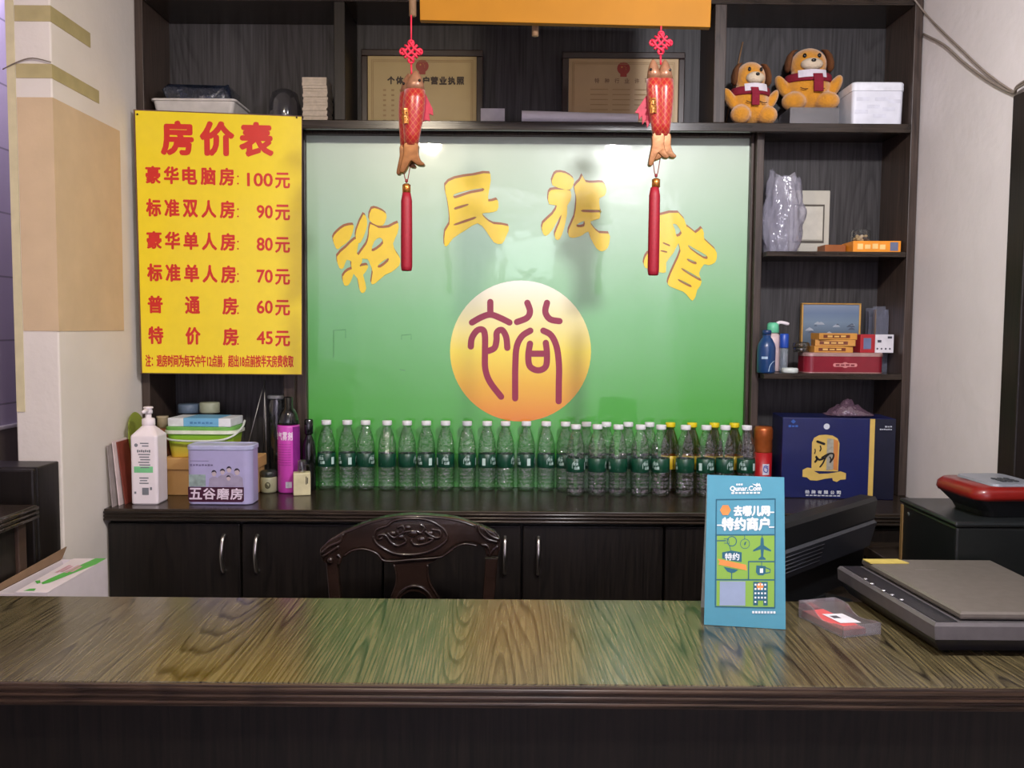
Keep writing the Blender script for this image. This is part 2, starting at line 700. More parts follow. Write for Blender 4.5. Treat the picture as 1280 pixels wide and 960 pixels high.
wl = MB().box(-1.70, -1.60, -3.0, YB, 1.13, ZC)
single('wall_left', wl, tile_mat(), 'lilac tiled wall at the far left', kind='structure')
wl2 = MB().box(-1.70, -1.60, -3.0, YB, 0, 1.13)
single('wall_left_lower', wl2, pm('grey_dado', (112, 102, 98), 0.8, var=0.06), 'grey lower wall under the lilac tiles', kind='structure')
tr = MB().box(-1.60, -1.585, -3.0, YB, 1.122, 1.134, 0.003)
single('trim_1', tr, pm('tile_edge', (205, 198, 205), 0.4), 'pale tile edge strip', kind='structure')
wc = MB().box(-1.335, -1.215, 2.33, YB, 0, ZC, 0.004)
single('wall_left_pier', wc, M_PLASTER, 'white plaster pier left of the shelves', kind='structure')
wf = MB().box(-1.75, 1.55, -3.12, -3.0, 0, ZC)
single('wall_front', wf, M_PLASTER2, 'plaster wall behind the viewer', kind='structure')
# dark timber door on the right wall
dr = MB().box(XR - 0.012, XR + 0.125, 2.222, 2.30, 0, 2.06, 0.004).box(XR - 0.012, XR + 0.125, 1.38, 1.458, 0, 2.06, 0.004)
dr.box(XR - 0.012, XR + 0.125, 1.458, 2.222, 1.985, 2.06, 0.004)
dfr = single('door_1', dr, M_DARK, 'dark wooden door frame in the right wall', kind='structure')
lf = MB().box(XR + 0.03, XR + 0.075, 1.46, 2.22, 0.01, 1.983, 0.003)
for z0, z1 in ((0.15, 0.85), (0.97, 1.85)):
    lf.box(XR + 0.022, XR + 0.032, 1.57, 1.80, z0, z1, 0.006).box(XR + 0.022, XR + 0.032, 1.88, 2.11, z0, z1, 0.006)
part('door_leaf', lf, M_DARK, dfr, world=True)

# ---- tan paper and tape marks on the left pier (thin sheets stuck round the corner)
M_TAN = pm('tan_paper', (206, 180, 146), 0.85, var=0.05, scale=12, bump=0.05)
M_TAPE = pm('brown_tape', (178, 164, 118), 0.45, var=0.10, scale=18, bump=0.1, bscale=30)


def wrap(name, x0, zf0, zf1, y1, label, m, cat, t=0.0015, split=None):
    b = MB()
    b.box(x0, -1.2148 + t, 2.3298 - t, 2.3298, zf0, zf1)
    b.box(-1.2148, -1.2148 + t, 2.3298, y1, zf0, zf1)
    return single(name, b, m, label, cat)


zz = lambda y: atY(75, y, 2.33).z
wrap('paper_sheet', -1.308, zz(414), zz(122), atX(152, 300, -1.215).y, 'large tan paper sheet wrapped round the corner of the white pier', M_TAN, 'paper')
wrap('tape_strip', -1.308, zz(98), zz(80), atX(123, 110, -1.215).y, 'lower brown tape strip just above the tan sheet on the white pier', M_TAPE, 'tape')
wrap('tape_strip', -1.308, zz(27), zz(7), atX(112, 35, -1.215).y, 'upper brown tape strip near the top of the white pier', M_TAPE, 'tape')
vt = MB().box(-1.332, -1.310, 2.3275, 2.3297, zz(515), zz(-10))
single('tape_strip', vt, pm('yellow_tape', (208, 196, 158), 0.6, var=0.06), 'vertical yellowish tape along the left edge of the white pier', 'tape')
wv = MB().tube(smooth2([Vector((-1.340, 2.324, zz(88))), Vector((-1.30, 2.322, zz(79))), Vector((-1.26, 2.322, zz(74))), Vector((-1.212, 2.322, zz(79)))], 4), 0.0016, 6)
single('wire', wv, pm('grey_wire', (120, 108, 96), 0.6), 'thin grey wire stretched over the tape on the pier', 'wire')

# ================================================================== built-in shelving
YF = 2.84
BK = 3.06
ZT = 0.905
ZS = 2.112
sh = thing('shelving_unit', 'dark brown wooden wall shelving around the green signboard', 'shelves', (0, YF, ZT))
W = dict(parent=sh, world=True)


def sbox(name, x0, x1, z0, z1, m, y0=YF, y1=BK, bev=0.002, label=None):
    return part(name, MB().box(x0, x1, y0, y1, z0, z1, bev), m, sh, label, world=True)


part('back_panel', MB().box(-1.205, 1.29, BK, YB - 0.002, ZT, ZC - 0.002), M_BACK, sh, world=True)
sbox('side_panel', -1.213, -1.187, ZT + 0.0005, ZC - 0.002, M_POST)
sbox('side_panel', 1.277, 1.304, ZT + 0.0005, ZC - 0.002, M_POST)
sbox('top_shelf', -1.186, 1.276, 2.485, 2.513, M_DARKX)
sbox('header_panel', -1.186, 1.276, 2.514, ZC - 0.002, M_DARK)
sbox('long_shelf', -1.186, 1.276, 2.099, ZS, M_DARKX, y0=2.856)
sbox('shelf_lip', -1.186, 1.276, 2.084, ZS, M_DARKX, y0=YF - 0.006, y1=2.8555)
sbox('upright', -0.577, -0.541, ZS + 0.001, 2.484, M_DARK)
sbox('upright', 0.640, 0.677, ZS + 0.001, 2.484, M_POST)
sbox('upright', -0.763, -0.727, ZT + 0.0005, 2.098, M_POST, y0=2.895)
sbox('upright', 0.799, 0.823, ZT + 0.0005, 2.098, M_POST, y0=2.895)
sbox('shelf', 0.824, 1.276, 1.688, 1.705, M_DARKX)
sbox('shelf', 0.824, 1.276, 1.289, 1.308, M_DARKX)

# ---- worktop and three base cabinets
wt = MB().box(-1.213, 1.304, 2.556, BK - 0.001, 0.868, ZT, 0.003)
for k in range(3):
    z = 0.873 + k * 0.0105
    wt.tube([(-1.213, 2.557, z), (1.304, 2.557, z)], 0.0046, 8)
single('worktop', wt, M_DARKX, 'long dark wooden worktop carrying the row of bottles', 'worktop')

M_CAB = wood('cabinet_wood', (13, 10, 9), (32, 26, 22), 'Z', 0.40, 55, spec=0.4)
M_STEEL = pm('brushed_steel', (200, 196, 190), 0.28, 1.0, var=0.05)
edges = [-1.213] + [atY(p, 690, 2.57).x for p in (301, 478, 652, 830, 1005)] + [1.304]
names = ['behind the chair, under the pump bottle and tin', 'right of the chair, under the middle bottles', 'at the right end, behind the monitor and blue card']
for i in range(3):
    xa, xm, xb = edges[2 * i], edges[2 * i + 1], edges[2 * i + 2]
    cb = thing('base_cabinet', 'dark two-door base cabinet ' + names[i], 'cabinet', ((xa + xb) / 2, 2.575, 0), group='base cabinets under the worktop')
    c = MB().box(xa + 0.002, xb - 0.002, 2.594, BK - 0.001, 0.0, 0.8665, 0.002)
    part('carcass', c, M_CAB, cb, world=True)
    for s, (a, b) in enumerate(((xa, xm), (xm, xb))):
        d = part('door', MB().box(a + 0.004, b - 0.003, 2.572, 2.5935, 0.09, 0.858, 0.003), M_CAB, cb, world=True)
        hx = b - 0.05 if s == 0 else a + 0.05
        z1, z0 = 0.824, 0.712
        h = MB().tube(smooth2([(hx, 2.572, z0), (hx, 2.556, z0 + 0.012), (hx, 2.545, (z0 + z1) / 2), (hx, 2.556, z1 - 0.012), (hx, 2.572, z1)], 6), 0.0058, 10)
        part('handle', h, M_STEEL, d, 'silver bow handle', world=True)

# ================================================================== green signboard
YBD = 2.945
bx0, bx1 = atY(384, 300, YBD).x, atY(934, 300, YBD).x
bz1 = 2.086
bd = thing('signboard', 'large green signboard with yellow inn name and round seal emblem', 'signboard', ((bx0 + bx1) / 2, YBD, ZT))
hB = bz1 - ZT
M_BOARD = gradient_print('green_print', 2, [(0, (66, 158, 52)), (0.25 * hB, (84, 172, 74)), (0.5 * hB, (120, 190, 124)), (0.75 * hB, (172, 207, 176)), (hB, (206, 222, 204))], 0.30, coat=1.0, bump=0.06, bscale=9)
part('panel', MB().box(bx0, bx1, YBD, BK - 0.001, ZT + 0.001, bz1), M_BOARD, bd, world=True)
fb = MB()
fb.box(-0.7265, bx0 - 0.0005, YBD - 0.022, BK - 0.001, ZT + 0.001, 2.0975, 0.003)
fb.box(bx1 + 0.0005, 0.7985, YBD - 0.022, BK - 0.001, ZT + 0.001, 2.0975, 0.003)
fb.box(bx0, bx1, YBD - 0.022, BK - 0.001, bz1 + 0.0005, 2.0975, 0.003)
part('frame', fb, M_POST, bd, world=True)


def on_board(loops, ox, oy, s, dx=0, dy=0):
    out = []
    for lp in loops:
        o = []
        for x, y in smooth2(lp, 2, True):
            p = atY(ox + x * s + dx, oy + y * s + dy, YBD)
            o.append((p.x, p.z))
        out.append(o)
    return out


S = 260 / 1280
GLY = [
    # yu
    ((400, 200), [[(80, 482), (105, 445), (150, 410), (200, 400), (208, 415), (185, 490), (130, 535), (110, 550), (95, 535)],
                  [(105, 595), (160, 540), (215, 488), (240, 502), (228, 575), (262, 612), (245, 650), (215, 650), (200, 630), (165, 615), (145, 665), (120, 665)],
                  [(195, 615), (240, 640), (268, 715), (285, 790), (265, 820), (245, 800), (232, 730), (200, 690)],
                  [(140, 718), (175, 680), (212, 675), (195, 735), (175, 770), (150, 770)],
                  [(228, 665), (285, 647), (296, 662), (262, 712), (235, 700)],
                  [(225, 432), (268, 335), (290, 372), (285, 430), (248, 512), (222, 490)],
                  [(318, 302), (360, 303), (408, 332), (405, 370), (388, 402), (350, 402), (302, 368)]]),
    ((400, 200), [[(310, 395), (360, 418), (425, 415), (482, 387), (478, 450), (450, 515), (470, 570), (493, 605), (488, 650), (440, 690), (400, 708), (340, 760), (315, 758), (325, 690), (308, 640), (292, 610), (245, 608), (235, 590), (285, 520), (300, 470)],
                  [(335, 500), (372, 478), (390, 512), (350, 550), (318, 560)],
                  [(355, 655), (378, 630), (420, 604), (418, 626), (372, 662)]]),
    # min
    ((400, 200), [[(770, 158), (830, 115), (950, 95), (1048, 84), (1042, 180), (1036, 256), (1088, 245), (1098, 270), (1090, 312), (1040, 325), (998, 330), (1020, 362), (1070, 395), (1162, 408), (1145, 470), (1120, 515), (1070, 507), (1020, 435), (970, 390), (900, 430), (820, 482), (790, 522), (766, 527), (770, 440), (797, 395), (795, 320), (783, 240)],
                  [(825, 212), (900, 190), (1002, 174), (1002, 192), (930, 205), (860, 228), (827, 236)],
                  [(830, 292), (908, 270), (906, 282), (834, 306)],
                  [(830, 392), (950, 350), (950, 364), (838, 402)]]),
    # lu
    ((660, 190), [[(155, 155), (178, 127), (232, 132), (280, 165), (280, 196), (265, 228), (230, 232), (150, 205)],
                  [(125, 270), (140, 235), (200, 232), (262, 240), (262, 298), (242, 330), (240, 385), (222, 470), (196, 535), (172, 538), (165, 505), (192, 440), (205, 385), (150, 478), (110, 517), (88, 490), (92, 440), (150, 385), (178, 330), (130, 322)]]),
    ((660, 190), [[(285, 215), (318, 178), (335, 145), (356, 186), (410, 190), (462, 190), (482, 230), (472, 268), (440, 285), (440, 330), (444, 380), (438, 410), (385, 428), (400, 462), (440, 500), (498, 503), (502, 545), (490, 590), (455, 612), (420, 592), (385, 530), (370, 490), (335, 512), (300, 525), (255, 525), (250, 480), (285, 400), (296, 320), (296, 275)],
                  [(335, 356), (440, 358), (438, 372), (338, 370)],
                  [(300, 447), (345, 425), (345, 458), (306, 462)]]),
    # guan
    ((660, 190), [[(770, 405), (820, 388), (925, 375), (978, 466), (930, 550), (895, 620), (850, 680), (848, 740), (800, 738), (720, 712), (715, 665), (735, 625), (770, 600), (785, 500)],
                  [(890, 445), (915, 448), (945, 500), (915, 522), (905, 480)],
                  [(833, 556), (872, 572), (868, 580), (832, 564)],
                  [(818, 604), (855, 612), (852, 620), (818, 612)]]),
    ((660, 190), [[(980, 460), (1030, 500), (1066, 470), (1082, 500), (1085, 540), (1150, 600), (1162, 640), (1150, 680), (1110, 697), (1082, 692), (1052, 745), (1066, 790), (1060, 822), (1040, 850), (1030, 890), (1010, 915), (985, 890), (955, 860), (870, 826), (862, 790), (900, 700), (938, 610), (922, 550), (945, 505)],
                  [(985, 572), (1030, 598), (1095, 635), (1104, 655), (1080, 655), (1000, 600)],
                  [(980, 656), (1035, 678), (1028, 692), (985, 672)],
                  [(950, 716), (1056, 776), (1054, 792), (955, 732)],
                  [(925, 782), (1000, 818), (998, 832), (932, 798)]]),
]
lt, ls = MB(), MB()
for (ox, oy), loops in GLY:
    sep = len(loops) in (7, 2)               # separate strokes, else one outline with holes
    for grp in ([[l] for l in loops] if sep else [loops]):
        lt.flat(shape(on_board(grp, ox, oy, S)), lambda u, v: (u, YBD - 0.0022, v))
        for k in range(3):
            ls.flat(shape(on_board(grp, ox, oy, S, -0.4 * (k + 1), -1.0 * (k + 1))), lambda u, v: (u, YBD - 0.0006, v))
part('lettering', lt, pm('yellow_print', (244, 210, 48), 0.3, var=0.03, coat=0.4), bd, 'yellow calligraphic inn name', world=True)
part('lettering_edge', ls, pm('brown_print', (158, 98, 62), 0.35, var=0.08), bd, 'brown drop edge of the letters', world=True)
S2 = 220 / 1056
cc = atY(540 + 531 * S2, 340 + 476 * S2, YBD)
rr = 427 * S2 * (YBD / F)
M_SUN = gradient_print('sun_print', 2, [(cc.z - ZT - rr, (226, 130, 48)), (cc.z - ZT - 0.45 * rr, (236, 182, 48)), (cc.z - ZT, (244, 222, 74)), (cc.z - ZT + 0.5 * rr, (244, 236, 170)), (cc.z - ZT + rr, (250, 246, 234))], 0.3, coat=0.5)
dsk = MB().flat(ngon(cc.x, cc.z, rr * 0.99, n=64), lambda u, v: (u, YBD - 0.0008, v))
disc = part('emblem_disc', dsk, M_SUN, bd, 'round white-to-orange emblem disc', world=True)
STK = [[(350, 180), (350, 215), (350, 256)], [(240, 303), (295, 272), (350, 256), (408, 275), (465, 303)],
       [(233, 447), (240, 395), (272, 350), (306, 348), (318, 385), (318, 480), (320, 580), (348, 660), (415, 748)],
       [(338, 474), (375, 455), (387, 410), (390, 362), (420, 348), (445, 390), (452, 455)],
       [(572, 185), (588, 235), (570, 275), (510, 300)], [(690, 185), (680, 240), (708, 283), (765, 295)],
       [(590, 352), (540, 385), (508, 450), (500, 560), (499, 660), (499, 758)],
       [(668, 352), (715, 380), (748, 450), (762, 560), (761, 670), (760, 775)],
       [(588, 430), (578, 500), (587, 565), (636, 590), (682, 567), (690, 495), (683, 425)], [(590, 490), (640, 490), (688, 490)]]
sk = MB()
for st in STK:
    pts = []
    for x, y in smooth2(st, 5):
        p = atY(540 + x * S2, 340 + y * S2, YBD)
        pts.append((p.x, p.z))
    sk.flat(flatstroke(pts, 0.0212), lambda u, v: (u, YBD - 0.0014, v))
part('seal_character', sk, pm('crimson_print', (150, 44, 72), 0.35, var=0.05), disc, 'crimson seal-script character', world=True)
mk = MB()
for pts in ([(417, 446), (417, 413), (432, 412), (432, 422)], [(502, 424), (502, 419), (514, 418), (514, 424)], [(500, 462), (506, 463)]):
    q = [atY(x, y, YBD) for x, y in pts]
    mk.flat(flatstroke([(p.x, p.z) for p in q], 0.004), lambda u, v: (u, YBD - 0.0006, v))
part('scuff_mark', mk, pm('dark_green_mark', (96, 160, 100), 0.5), bd, 'dark scuffs on the green print', world=True)

# ================================================================== yellow price list
Lp, Rp = atY(170, 300, 2.785), atY(376, 300, 2.822)
ang = math.degrees(math.atan2(Rp.y - Lp.y, Rp.x - Lp.x))
ps = thing('price_list', 'yellow price list board with red room prices', 'sign', (Lp.x, Lp.y, atY(175, 467, 2.787).z), ang)
pj = proj(MW[ps.name])
c = [pj(168, 138), pj(376, 146), pj(376, 468), pj(177, 466)]
bk = MB().prism([(p[0] + (-0.004 if i in (0, 3) else 0.004), p[1] + (0.004 if i < 2 else -0.003)) for i, p in enumerate([c[0], c[1], c[2], c[3]])], 0.003, 0.009)
part('backing_board', bk, pm('brown_board', (104, 72, 58), 0.6), ps)
part('panel', MB().prism([(p[0] + 0.002, p[1]) for p in c], 0.0, 0.0028), pm('sign_yellow', (240, 214, 32), 0.32, var=0.02, coat=0.3), ps)
red = MB()
fs = lambda u, v: (u, -0.0005, v)


def sgn(body, x0, y0, x1, y1, b=0.02):
    u0, v0 = pj(x0, y1)
    u1, v1 = pj(x1, y0)
    write(red, body, u0, v0, u1, v1, fs, bold=b)


for ch, x0, x1, y in (('房', 201, 242, 0), ('价', 250, 293, 1), ('表', 299, 342, 2)):
    sgn(ch, x0, 151 + y, x1, 194 + y, 0.045)
rows = [('豪华电脑房', '100', 207.5, 216.5), ('标准双人房', '90', 248.5, 256.5), ('豪华单人房', '80', 289, 297), ('标准单人房', '70', 329.5, 337), ('普通房', '60', 369.5, 375.5), ('特价房', '45', 408, 414)]
for nm, pr, y0, yn in rows:
    n = len(nm)
    for i, chh in enumerate(nm):
        x = 182 + i * (23.0 if n == 5 else 46.5) + (y0 - 207) * 0.018
        dy = i * (0.6 if n == 5 else 0.9)
        sgn(chh, x, y0 + dy, x + 18.6, y0 + 22 + dy, 0.035)
    for yy in (y0 + 13, y0 + 22):
        u, v = pj(297.5, yy)
        red.flat(ngon(u, v, 0.0028, n=10), fs)
    x0 = 309 if len(pr) == 3 else 321
    sgn(pr, x0, yn, 341, yn + 16.5, 0.03)
    sgn('元', 344, yn - 0.5, 362.5, yn + 19, 0.03)
nt_ = '注：退房时间为每天中午12点前，超出18点前按半天房费收取'
sgn(nt_, 182, 444, 367, 459, 0.02)
part('lettering', red, pm('sign_red', (206, 42, 30), 0.4, var=0.04), ps, 'red room names and prices')
for px, py in ((172, 143), (371, 147)):
    u, v = pj(px, py)
    part('nail', MB().at((u, 0, v), (90, 0, 0)).lathe([(0.0025, 0), (0.003, 0.003), (0.0001, 0.004)], 10), pm('nail_metal', (70, 58, 40), 0.4, 0.7), ps)

# ================================================================== front counter
ct = thing('reception_counter', 'dark wood-grain reception counter across the front', 'counter', (0, 1.72, 0))
part('top', MB().box(-1.595, 1.285, 1.478, 1.955, 0.799, 0.83, 0.003), M_TOP, ct, 'glossy olive-brown grained top', world=True)
lp = MB().box(-1.595, 1.285, 1.470, 1.4775, 0.790, 0.829, 0.0015)
for k in range(3):
    lp.tube([(-1.595, 1.4715, 0.797 + k * 0.0115), (1.285, 1.4715, 0.797 + k * 0.0115)], 0.0052, 8)
part('edge_moulding', lp, M_LIP, ct, 'ribbed brown edge', world=True)
part('front_panel', MB().box(-1.595, 1.285, 1.484, 1.505, 0.0, 0.7985), M_FRONT, ct, world=True)
part('end_panel', MB().box(-1.595, -1.57, 1.506, 1.94, 0, 0.7985, 0.002), M_FRONT, ct, world=True)
part('end_panel', MB().box(1.26, 1.285, 1.506, 1.94, 0, 0.7985, 0.002), M_FRONT, ct, world=True)
part('inner_shelf', MB().box(-1.569, 1.259, 1.506, 1.80, 0.55, 0.57, 0.002), M_FRONT, ct, world=True)
# right return that carries the black box
rw = thing('return_desk', 'dark desk return under the black box at the right', 'desk', (1.15, 2.2, 0))
part('top', MB().box(1.02, 1.285, 1.957, 2.52, 0.80, 0.83, 0.003), M_DARKX, rw, world=True)
part('side_panel', MB().box(1.035, 1.055, 1.96, 2.51, 0, 0.7995, 0.002), M_DARK, rw, world=True)
# left return
ld = thing('side_desk', 'low dark desk return with ribbed edge at the far left', 'desk', (-1.4, 2.07, 0))
lt_ = MB().box(-1.594, -1.187, 1.96, 2.15, 0.965, 1.0, 0.003)
for k in range(3):
    lt_.tube([(-1.186, 1.96, 0.971 + k * 0.011), (-1.186, 2.15, 0.971 + k * 0.011)], 0.005, 8)
part('top', lt_, M_DARKX, ld, world=True)
part('side_panel', MB().box(-1.235, -1.215, 1.965, 2.10, 0, 0.9645, 0.002), M_DARK, ld, world=True)
part('leg', MB().box(-1.235, -1.207, 2.101, 2.135, 0, 0.9645, 0.002), pm('brown_leg', (66, 48, 38), 0.5), ld, 'brown corner leg', world=True)
# dark panels in front of the pier
sp_ = thing('side_cabinet', 'dark low cabinet against the foot of the white pier', 'cabinet', (-1.4, 2.26, 0))
part('body', MB().box(-1.594, -1.222, 2.222, 2.328, 0, 1.083, 0.004), M_CAB, sp_, world=True)
part('door', MB().box(-1.315, -1.224, 2.205, 2.2215, 0.03, 1.080, 0.006), M_CAB, sp_, world=True)
part('door', MB().box(-1.59, -1.335, 2.205, 2.2215, 0.03, 1.080, 0.006), M_CAB, sp_, world=True)
part('edge_strip', MB().box(-1.330, -1.322, 2.209, 2.2215, 0.03, 1.06, 0.002), pm('pale_edge', (112, 104, 96), 0.5), sp_, 'pale strip between the doors', world=True)

# ================================================================== water bottles
M_PET = clear('clear_bottle_plastic', (0.95, 0.985, 0.965), 0.14, 0.04, bump=1.0, bscale=85, edge=(0.58, 0.70, 0.63))
M_CAPW = pm('white_cap', (228, 228, 232), 0.4, var=0.03)
M_LABG = pm('green_label', (10, 66, 46), 0.35, var=0.10, scale=25)
M_LABW = pm('pale_label_print', (190, 214, 208), 0.45, var=0.08, scale=60)
RB = 0.0305
HB_ = 0.232


def bottle(kind):
    b = thing('water_bottle' if kind == 'w' else 'tea_bottle', 'x x x x', 'bottle')
    pr = [(0.018, 0.004), (0.024, 0.0), (0.029, 0.004), (RB, 0.012)]
    for k in range(4):
        z = 0.018 + k * 0.0125
        pr += [(RB, z), (RB - 0.0018, z + 0.003), (RB - 0.0018, z + 0.006), (RB, z + 0.009)]
    pr += [(RB, 0.072), (RB - 0.0012, 0.076), (RB - 0.0012, 0.124), (RB, 0.128), (RB, 0.140), (RB - 0.002, 0.144), (RB - 0.001, 0.150), (0.0275, 0.165), (0.0225, 0.184), (0.0165, 0.200), (0.0135, 0.208), (0.0125, 0.2145), (0.0155, 0.2155), (0.0155, 0.2175), (0.012, 0.218)]
    part('body', MB().lathe(pr, 28, rf=lambda a, z: 1 + (0.035 * math.cos(10 * a) if z < 0.012 else (0.012 * math.cos(8 * a + z * 90) if 0.145 < z < 0.2 else 0))), M_PET if kind == 'w' else clear('tea_plastic', (0.70, 0.52, 0.34), 0.05, 0.05), b)
    part('cap', MB().lathe([(0.0158, 0.2178), (0.0162, 0.219), (0.0162, 0.2305), (0.0155, HB_), (0.0001, HB_ + 0.0003)], 28, rf=lambda a, z: 1 + 0.012 * math.cos(28 * a)), M_CAPW if kind == 'w' else pm('yellow_cap', (232, 206, 30), 0.4, var=0.03), b)
    L = MB().lathe([(RB - 0.0009, 0.078), (RB - 0.0003, 0.0785), (RB - 0.0003, 0.1225), (RB - 0.0009, 0.123)], 28, caps=False)
    lab = part('label', L, M_LABG if kind == 'w' else pm('yellow_label', (214, 178, 40), 0.4, var=0.1), b)
    r = RB - 0.0001
    cyl = lambda a0: (lambda u, v: (r * math.sin(a0 + u / r), -r * math.cos(a0 + u / r), v))
    P = MB()
    if kind == 'w':
        for a0, typ in ((0.0, 'bar'), (1.25, 'logo'), (2.5, 'text'), (3.7, 'bar'), (4.95, 'logo')):
            f = cyl(a0)
            if typ == 'bar':
                P.quad(f, -0.0058, 0.086, 0.0, 0.110).quad(f, 0.0, 0.086, 0.0058, 0.110)
            elif typ == 'logo':
                write(P, '农夫', -0.010, 0.101, 0.008, 0.112, f, bold=0.03)
                write(P, '山泉', -0.006, 0.088, 0.012, 0.099, f, bold=0.03)
                P.flat(flatstroke([(-0.013, 0.092), (-0.013, 0.106), (-0.006, 0.115), (0.006, 0.116)], 0.0014), f)
            else:
                for k in range(6):
                    P.quad(f, -0.008, 0.088 + k * 0.0045, 0.0, 0.0895 + k * 0.0045).quad(f, 0.0, 0.088 + k * 0.0045, 0.006, 0.0895 + k * 0.0045)
    else:
        for a0 in (0, 2.1, 4.2):
            marks(P, 1, -0.009, 0.086, 0.009, 0.114, cyl(a0))
    part('label_print', P, M_LABW if kind == 'w' else pm('brown_label_print', (110, 48, 20), 0.5), lab)
    return b


proto = bottle('w')
back = [408, 434, 457, 484, 509, 533, 557, 584, 609, 632, 658, 683, 707, 733, 758, 785.5, 812]
front = [720, 747, 773, 801, 826.6, 857, 883, 907, 934]
used = False
for row, pxs, Y, yc in (('back', back, 2.900, 527), ('front', front, 2.822, 531)):
    for i, px in enumerate(pxs):
        o = proto if not used else copy_tree(proto)
        used = True
        p = atY(px, yc + 0.007 * (px - 640), Y)
        o.location = (p.x, Y + random.uniform(-0.004, 0.004), ZT + 0.0005)
        o.rotation_euler = (0, 0, random.uniform(0, 6.28))
        n = len(pxs)
        if row == 'back':
            o['label'] = 'clear water bottle with white cap, %s from the left in the back row' % ORD[i]
        else:
            o['label'] = 'clear water bottle with white cap, %s from the left in the front row' % ORD[i]
        if row == 'back' and i == 0:
            o['label'] = 'clear water bottle at the left end of the row, beside the dark glass bottle'
        if row == 'front' and i == n - 1:
            o['label'] = 'clear water bottle at the right end of the front row, before the red canister'
        o['group'] = 'white-capped water bottles on the worktop'
tp = bottle('t')
for i, px in enumerate((838, 865, 893, 918)):
    o = tp if i == 0 else copy_tree(tp)
    p = atY(px, 534, 2.898)
    o.location = (p.x, 2.898, ZT + 0.0005)
    o.rotation_euler = (0, 0, i * 1.3)
    o['label'] = 'yellow-capped tea bottle behind the front row, %s of four from the left' % ORD[i]
    o['group'] = 'yellow-capped tea bottles'

# ================================================================== things at the left of the worktop
M_WHITEP = pm('white_plastic', (236, 226, 232), 0.38, var=0.02, coat=0.2)
M_GREYINK = pm('grey_ink', (120, 122, 130), 0.6)
M_GREENINK = pm('green_ink', (120, 198, 140), 0.6)
lo = lambda u, v: (u, 0, v)


def base(px, py):
    return atZ(px, py, ZT)


# ---- pump bottle
a, b_ = base(164, 630), base(198, 630)
wd = b_.x - a.x
pb = thing('pump_bottle', 'white square pump bottle of hand gel at the left end of the worktop', 'bottle', ((a.x + b_.x) / 2 + 0.004, a.y + wd / 2 - 0.01, ZT + 0.0005))
w2 = wd
body = MB()
hb = 0.207
body.loft([rrect(w2 * 0.94, w2 * 0.94, 0.008, 0), rrect(w2, w2, 0.009, 0.004), rrect(w2, w2, 0.009, hb), rrect(w2 * 0.97, w2 * 0.97, 0.010, hb + 0.004), rrect(w2 * 0.50, w2 * 0.50, 0.018, hb + 0.028), rrect(0.034, 0.034, 0.0168, hb + 0.032)], smooth=False)
part('body', body, M_WHITEP, pb)
part('collar', MB().lathe([(0.0185, hb + 0.032), (0.0195, hb + 0.034), (0.0195, hb + 0.050), (0.017, hb + 0.053), (0.009, hb + 0.055), (0.009, hb + 0.066)], 24), M_WHITEP, pb)
ph = MB().lathe([(0.006, hb + 0.0665), (0.0125, hb + 0.068), (0.0125, hb + 0.076), (0.0105, hb + 0.082), (0.0145, hb + 0.084), (0.0145, hb + 0.0875), (0.012, hb + 0.089)], 20)
ph.tube([(0, 0, hb + 0.076), (0.0, -0.025, hb + 0.078), (0, -0.040, hb + 0.074)], [0.007, 0.006, 0.005], 10)
part('pump_head', ph, M_WHITEP, pb)
yl = -w2 / 2 - 0.0006
fl = lambda u, v: (u, yl, v)
L = MB()
L.flat(ngon(-0.022, 0.182, 0.0055), fl)
for i, (x0, x1, z) in enumerate([(-0.010, 0.016, 0.186), (-0.004, 0.016, 0.178)] + [(-0.016 + 0.003 * (k % 3), 0.020 - 0.003 * (k % 2), 0.152 - 0.008 * k) for k in range(6)] + [(-0.014, 0.014, 0.080), (-0.012, 0.010, 0.072), (-0.014, 0.014, 0.064)]):
    L.quad(fl, x0, z, x1, z + 0.0035)
marks(L, 7, -0.020, 0.160, 0.022, 0.168, fl)
L.quad(fl, -0.006, 0.030, 0.014, 0.052)
L.quad(fl, -0.030, 0.033, -0.024, 0.040).quad(fl, 0.018, 0.045, 0.024, 0.054)
part('label_print', L, M_GREYINK, pb, 'grey label text')
part('label_band', MB().quad(fl, -w2 / 2 * 0.72, 0.098, w2 / 2 * 0.68, 0.117), M_GREENINK, pb, 'green label band')

# ---- lilac tin
a, b_ = base(233, 631), base(301, 631)
tw = base(313, 628).x - a.x - 0.02
tn = thing('tin_canister', 'lilac rectangular tin with maroon band and white characters, beside the pump bottle', 'tin', (a.x + 0.10, a.y + 0.046, ZT + 0.0005))
tw, td, th = 0.198, 0.092, 0.182
M_LILAC = pm('lilac_tin', (172, 166, 208), 0.35, var=0.03, coat=0.3)
part('body', MB().loft([rrect(tw - 0.006, td - 0.006, 0.022, 0, 8), rrect(tw, td, 0.025, 0.003, 8), rrect(tw, td, 0.025, th - 0.014, 8)], smooth=False), M_LILAC, tn)
part('lid', MB().loft([rrect(tw + 0.002, td + 0.002, 0.026, th - 0.0145, 8), rrect(tw + 0.005, td + 0.005, 0.027, th - 0.013, 8), rrect(tw + 0.005, td + 0.005, 0.027, th - 0.003, 8), rrect(tw, td, 0.025, th, 8), rrect(tw - 0.012, td - 0.012, 0.02, th, 8), rrect(tw - 0.014, td - 0.014, 0.02, th - 0.002, 8)], smooth=False), pm('lilac_lid', (176, 178, 214), 0.35), tn)
ft = lambda u, v: (u, -td / 2 - 0.0007, v)
B = MB()
xl, xr = -0.094, 0.076
B.flat(([(xl, 0.014), (xl + 0.006, 0.009), (xr - 0.006, 0.009), (xr, 0.014), (xr, 0.055), (xl, 0.055)], [tuple(range(6))]), ft)
